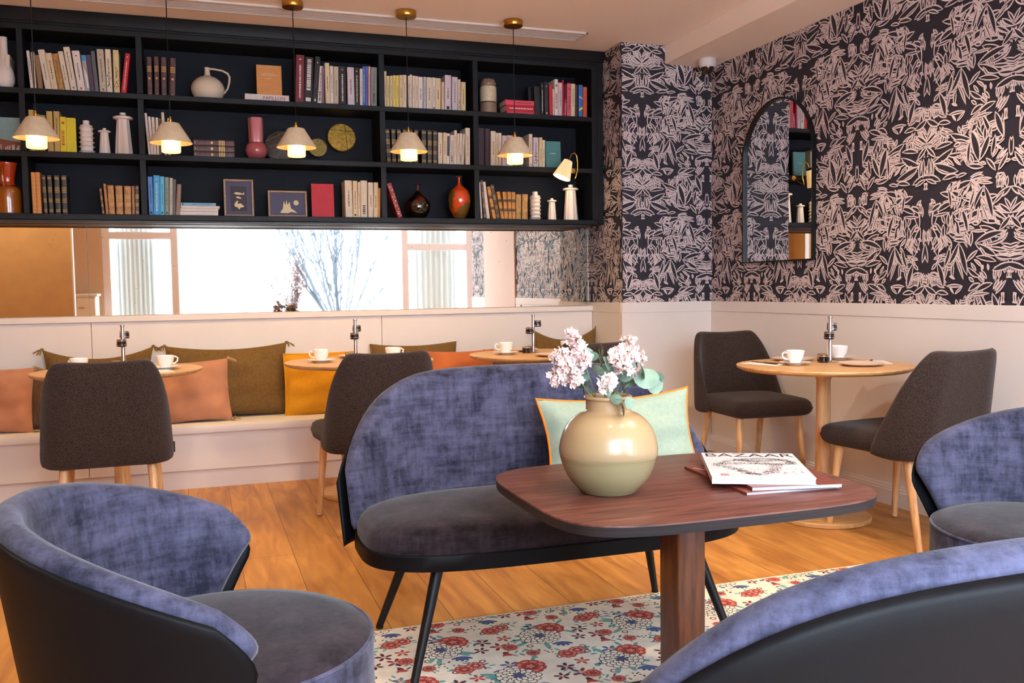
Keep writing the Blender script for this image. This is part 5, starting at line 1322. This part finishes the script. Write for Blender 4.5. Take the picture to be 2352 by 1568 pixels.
for A_ in arm:
    for i in range(len(A_)-1):
        for k in range(150):
            f_ = r_.random(); x = 1.45*(A_[i][0]+(A_[i+1][0]-A_[i][0])*f_)+r_.gauss(0, .0085); y = 1.35*(.005+A_[i][1]+(A_[i+1][1]-A_[i][1])*f_)+r_.gauss(0, .0085)
            a = r_.uniform(0, 3.1); l = r_.uniform(.0015, .004); z = .0161+r_.uniform(0, 2e-4)
            mb.add([(x-cos(a)*l, y-sin(a)*l, z), (x+sin(a)*.0008, y-cos(a)*.0008, z), (x+cos(a)*l, y+sin(a)*l, z), (x-sin(a)*.0008, y+cos(a)*.0008, z)], [(0, 1, 2, 3)])
mb.build('cover_drawing', m_mink, mg1)
mb = MB()
for k in range(46):
    x, y = r_.uniform(-.05, .11), r_.uniform(-.13, -.045); a = r_.uniform(.8, 2.4); l = r_.uniform(.003, .008)
    mb.add([(x-cos(a)*l, y-sin(a)*l, .0164), (x+.002, y, .0164), (x+cos(a)*l, y+sin(a)*l, .0164), (x-.001, y, .0164)], [(0, 1, 2, 3)])
for k in range(7): mb.box(-.102+k*.003, -.1008+k*.003, -.15, -.125, .0160, .0164)
mb.build('cover_lettering', m_mred, mg1)

# ---------------------------------------------------------------- stoneware vase and bouquet
vz = thing('stoneware_vase', 'round beige glazed stoneware vase holding the bouquet on the dark wooden table', 'vase', (.972, 2.075, ZT))
def vase_mat():
    m = mat('celadon_beige_glaze', '#a89668', .24, coat=.18, spec=.4, bump=.06, bscale=30); n = m.node_tree.nodes; L = m.node_tree.links; b = n['Principled BSDF']
    tc = n.new('ShaderNodeTexCoord'); sp = n.new('ShaderNodeSeparateXYZ'); L.new(tc.outputs['Object'], sp.inputs[0])
    nz = n.new('ShaderNodeTexNoise'); mp = n.new('ShaderNodeMapping'); mp.inputs['Scale'].default_value = (3, 3, 60); L.new(tc.outputs['Object'], mp.inputs[0]); L.new(mp.outputs[0], nz.inputs['Vector']); nz.inputs['Scale'].default_value = 1.5
    ad = n.new('ShaderNodeMath'); ad.operation = 'MULTIPLY_ADD'; L.new(nz.outputs[0], ad.inputs[0]); ad.inputs[1].default_value = .03; L.new(sp.outputs['Z'], ad.inputs[2])
    cr = n.new('ShaderNodeValToRGB'); L.new(ad.outputs[0], cr.inputs[0]); cr.color_ramp.elements[0].position = 0; cr.color_ramp.elements[0].color = lin('#8c8260')
    e = cr.color_ramp.elements; e[1].position = .24; e[1].color = lin('#a98a66')
    for p, c in ((.095, '#968a66'), (.108, '#897b58'), (.112, '#a68f6c'), (.19, '#ab9068')): q = e.new(p); q.color = lin(c)
    L.new(cr.outputs[0], b.inputs['Base Color']); return m
m_vz = vase_mat()
MB().lathe(smooth_prof([(0, 0), (.058, 0), (.075, .008), (.105, .045), (.1225, .095), (.122, .125), (.108, .165), (.083, .192), (.061, .203), (.056, .21)], 6), 64).build('body', m_vz, vz, fix=True, sharp=70)
MB().lathe(smooth_prof([(.056, .21), (.0555, .222), (.056, .233), (.060, .236), (.061, .240), (.058, .244), (.053, .243), (.050, .235), (.050, .20)], 4), 64).build('neck', m_vz, vz, fix=True, sharp=70)
m_stem = mat('flower_stem', '#6d7a4a', .7); m_pet = mat('pale_pink_petal', '#f0d6d0', .7, noise=.08, nscale=80); m_petw = mat('white_pink_petal', '#f6eae2', .7, noise=.06, nscale=80)
m_eu = mat('eucalyptus_leaf', '#7b9480', .6, noise=.15, nscale=25); m_eud = mat('eucalyptus_leaf_dark', '#3f5a4c', .6, noise=.15, nscale=25); m_bud = mat('dry_calyx', '#8a7a58', .8)
VX, VY, VZ_ = .972, 2.075, ZT+.235
def floret(mb, p, r, n, rg, cup=.5, w=.75):
    d = Vector((rg.gauss(0, .6), rg.gauss(0, .6)-.35, rg.gauss(.3, .6))).normalized()
    q = d.to_track_quat('Z', 'Y').to_matrix().to_4x4(); M = Matrix.Translation(p) @ q
    for k in range(n):
        a = 2*PI*k/n+rg.uniform(-.2, .2); c, s_ = cos(a), sin(a); l = r*rg.uniform(.8, 1.15); ww = r*w/2
        vs = [(0, 0, 0), (c*l*.6-s_*ww, s_*l*.6+c*ww, l*cup*.5), (c*l, s_*l, l*cup), (c*l*.6+s_*ww, s_*l*.6-c*ww, l*cup*.5)]
        mb.add(vs, [(0, 1, 2, 3)], 0, True, M)
def stem_path(tip, rg, base=None):
    b = Vector(base or (VX+(tip[0]-VX)*.25, VY+(tip[1]-VY)*.2, VZ_-.12)); t = Vector(tip); m = Vector((VX+(t.x-VX)*.33, VY+(t.y-VY)*.3, VZ_+.005))
    return [b, m, m+(t-m)*.5+Vector((0, 0, .012)), t]
def sprig(tip, clusters, label, seed, mt=m_pet):
    rg = random.Random(seed); o = thing('statice_sprig', label, 'flower', (VX, VY, ZT+.02), group='flower stems in the stoneware vase'); off = Vector((VX, VY, ZT+.02))
    P = stem_path(tip, rg); mb = MB().tube([p-off for p in P], [.0022, .002, .0016, .001], 6); fl = MB(); cx = MB()
    for (x, y, z, r, n) in clusters:
        c = Vector((x, y, z)); mb.tube([P[2]-off, (P[2]*.3+c*.7)-off, c-off], [.0012, .001, .0008], 5)
        for k in range(n):
            v = Vector((rg.gauss(0, 1), rg.gauss(0, 1), rg.gauss(0, 1))).normalized()*r*rg.uniform(.45, 1)
            floret(fl, c+v-off, .0105, 5, rg)
            if k % 3 == 0: cx.tube([c+v*.5-off, c+v*.92-off], [.0012, .002], 5)
    mb.build('stem', m_stem, o); fl.build('blossoms', mt, o, sharp=180); cx.build('calyxes', m_bud, o)
sprig((.865, 2.05, 1.045), [(.862, 2.05, 1.052, .014, 20), (.872, 2.05, 1.03, .018, 26), (.884, 2.05, 1.006, .024, 34), (.90, 2.06, .985, .022, 26)], 'tall leaning pink statice sprig at the top left of the bouquet', 1)
sprig((.832, 2.05, .985), [(.838, 2.05, .992, .03, 70), (.868, 2.05, .972, .025, 40), (.832, 2.06, .948, .024, 46), (.868, 2.04, .938, .018, 26)], 'full pale pink statice sprig at the left of the bouquet', 2)
sprig((1.0, 2.05, 1.0), [(.995, 2.06, 1.0, .022, 40), (1.0, 2.04, .972, .026, 48), (.975, 2.05, .99, .014, 18)], 'pale pink statice sprig right of the bouquet centre', 3)
sprig((1.04, 2.08, 1.02), [(1.03, 2.08, 1.022, .022, 36), (1.022, 2.07, .996, .024, 40), (1.056, 2.08, .99, .022, 34), (1.032, 2.05, .948, .014, 16)], 'pale pink statice sprig at the upper right of the bouquet', 4)
# ruffled carnation
rg = random.Random(6); o = thing('carnation', 'ruffled white and pink carnation low at the centre front of the bouquet', 'flower', (VX, VY, ZT+.02), group='flower stems in the stoneware vase'); off = Vector((VX, VY, ZT+.02))
MB().tube([p-off for p in stem_path((.952, 2.03, .912), rg)], .002, 6).build('stem', m_stem, o)
fl = MB()
for k in range(46):
    v = Vector((rg.gauss(0, 1), rg.gauss(-.3, 1), rg.gauss(.2, 1))).normalized()*.018*rg.uniform(.3, 1); floret(fl, Vector((.951, 2.028, .926))+v-off, .016, 4, rg, .7, 1.2)
fl.build('blossom', m_petw, o, sharp=180)
MB().tube([Vector((.952, 2.03, .885))-off, Vector((.952, 2.03, .915))-off], [.004, .009], 10).build('calyx', m_eu, o)
def euc(tip, leaves, label, seed, mt):
    rg = random.Random(seed); o = thing('eucalyptus_branch', label, 'foliage', (VX, VY, ZT+.02), group='flower stems in the stoneware vase'); off = Vector((VX, VY, ZT+.02))
    P = stem_path(tip, rg); MB().tube([p-off for p in P], [.0026, .0022, .0018, .001], 6).build('stem', m_stem, o)
    for (x, y, z, r, yaw, pit) in leaves:
        c = Vector((x, y, z)); M = Matrix.Translation(c-off) @ Euler((pit, 0, yaw)).to_matrix().to_4x4(); N = 14
        vs = [(0, 0, 0)]+[(r*cos(a)*1.0, r*.86*sin(a)+.0, .18*r*cos(2*a)*.6+.002) for a in [i*2*PI/N for i in range(N)]]
        lf = MB().add(vs, [(0, 1+i, 1+(i+1) % N) for i in range(N)], 0, True, M); lf.tube([M @ Vector((0, 0, 0)), M @ Vector((-r, 0, .0)), (P[2] if z > VZ_ else P[1])-off], [.0006, .0008, .0008], 4)
        lf.build('leaf', mt, o, sharp=180)
euc((.955, 2.09, 1.01), [(.912, 2.07, 1.0, .022, .3, 1.1), (.928, 2.08, .993, .02, 2.5, .9), (.953, 2.07, 1.012, .02, 1.2, 1.3), (.962, 2.06, .975, .022, .8, 1.2), (.945, 2.08, .957, .018, 2.0, 1.3), (.975, 2.09, .955, .018, .2, 1.2)], 'grey green eucalyptus branch rising in the centre of the bouquet', 11, m_eu)
euc((1.06, 2.07, .935), [(1.028, 2.07, .965, .026, .5, 1.2), (1.005, 2.05, .945, .022, 2.2, 1.3), (1.060, 2.04, .935, .034, -.2, 1.0), (1.086, 2.05, .918, .030, .3, 1.2), (1.045, 2.03, .955, .026, 1.1, 1.3), (1.098, 2.06, .934, .022, 2.2, 1.1), (1.04, 2.08, .925, .02, 2.9, 1.2), (1.0, 2.05, .915, .018, 1.4, 1.3)], 'broad leaved eucalyptus branch leaning out at the right of the bouquet', 12, m_eu)
euc((.965, 2.0, .905), [(.972, 1.995, .868, .022, 1.2, 1.45), (.990, 1.995, .882, .017, .3, 1.4), (.958, 2.0, .892, .016, 2.4, 1.3)], 'small eucalyptus branch drooping over the rim of the vase', 13, m_eu)
euc((.87, 2.09, .95), [(.872, 2.08, .945, .020, .4, 1.2), (.892, 2.07, .930, .022, 2.0, 1.1), (.905, 2.08, .91, .018, 1.2, 1.3), (.9, 2.06, .945, .016, .2, .9), (.84, 2.08, 1.0, .018, 1.6, 1.1)], 'darker eucalyptus branch low at the left of the bouquet', 14, m_eud)
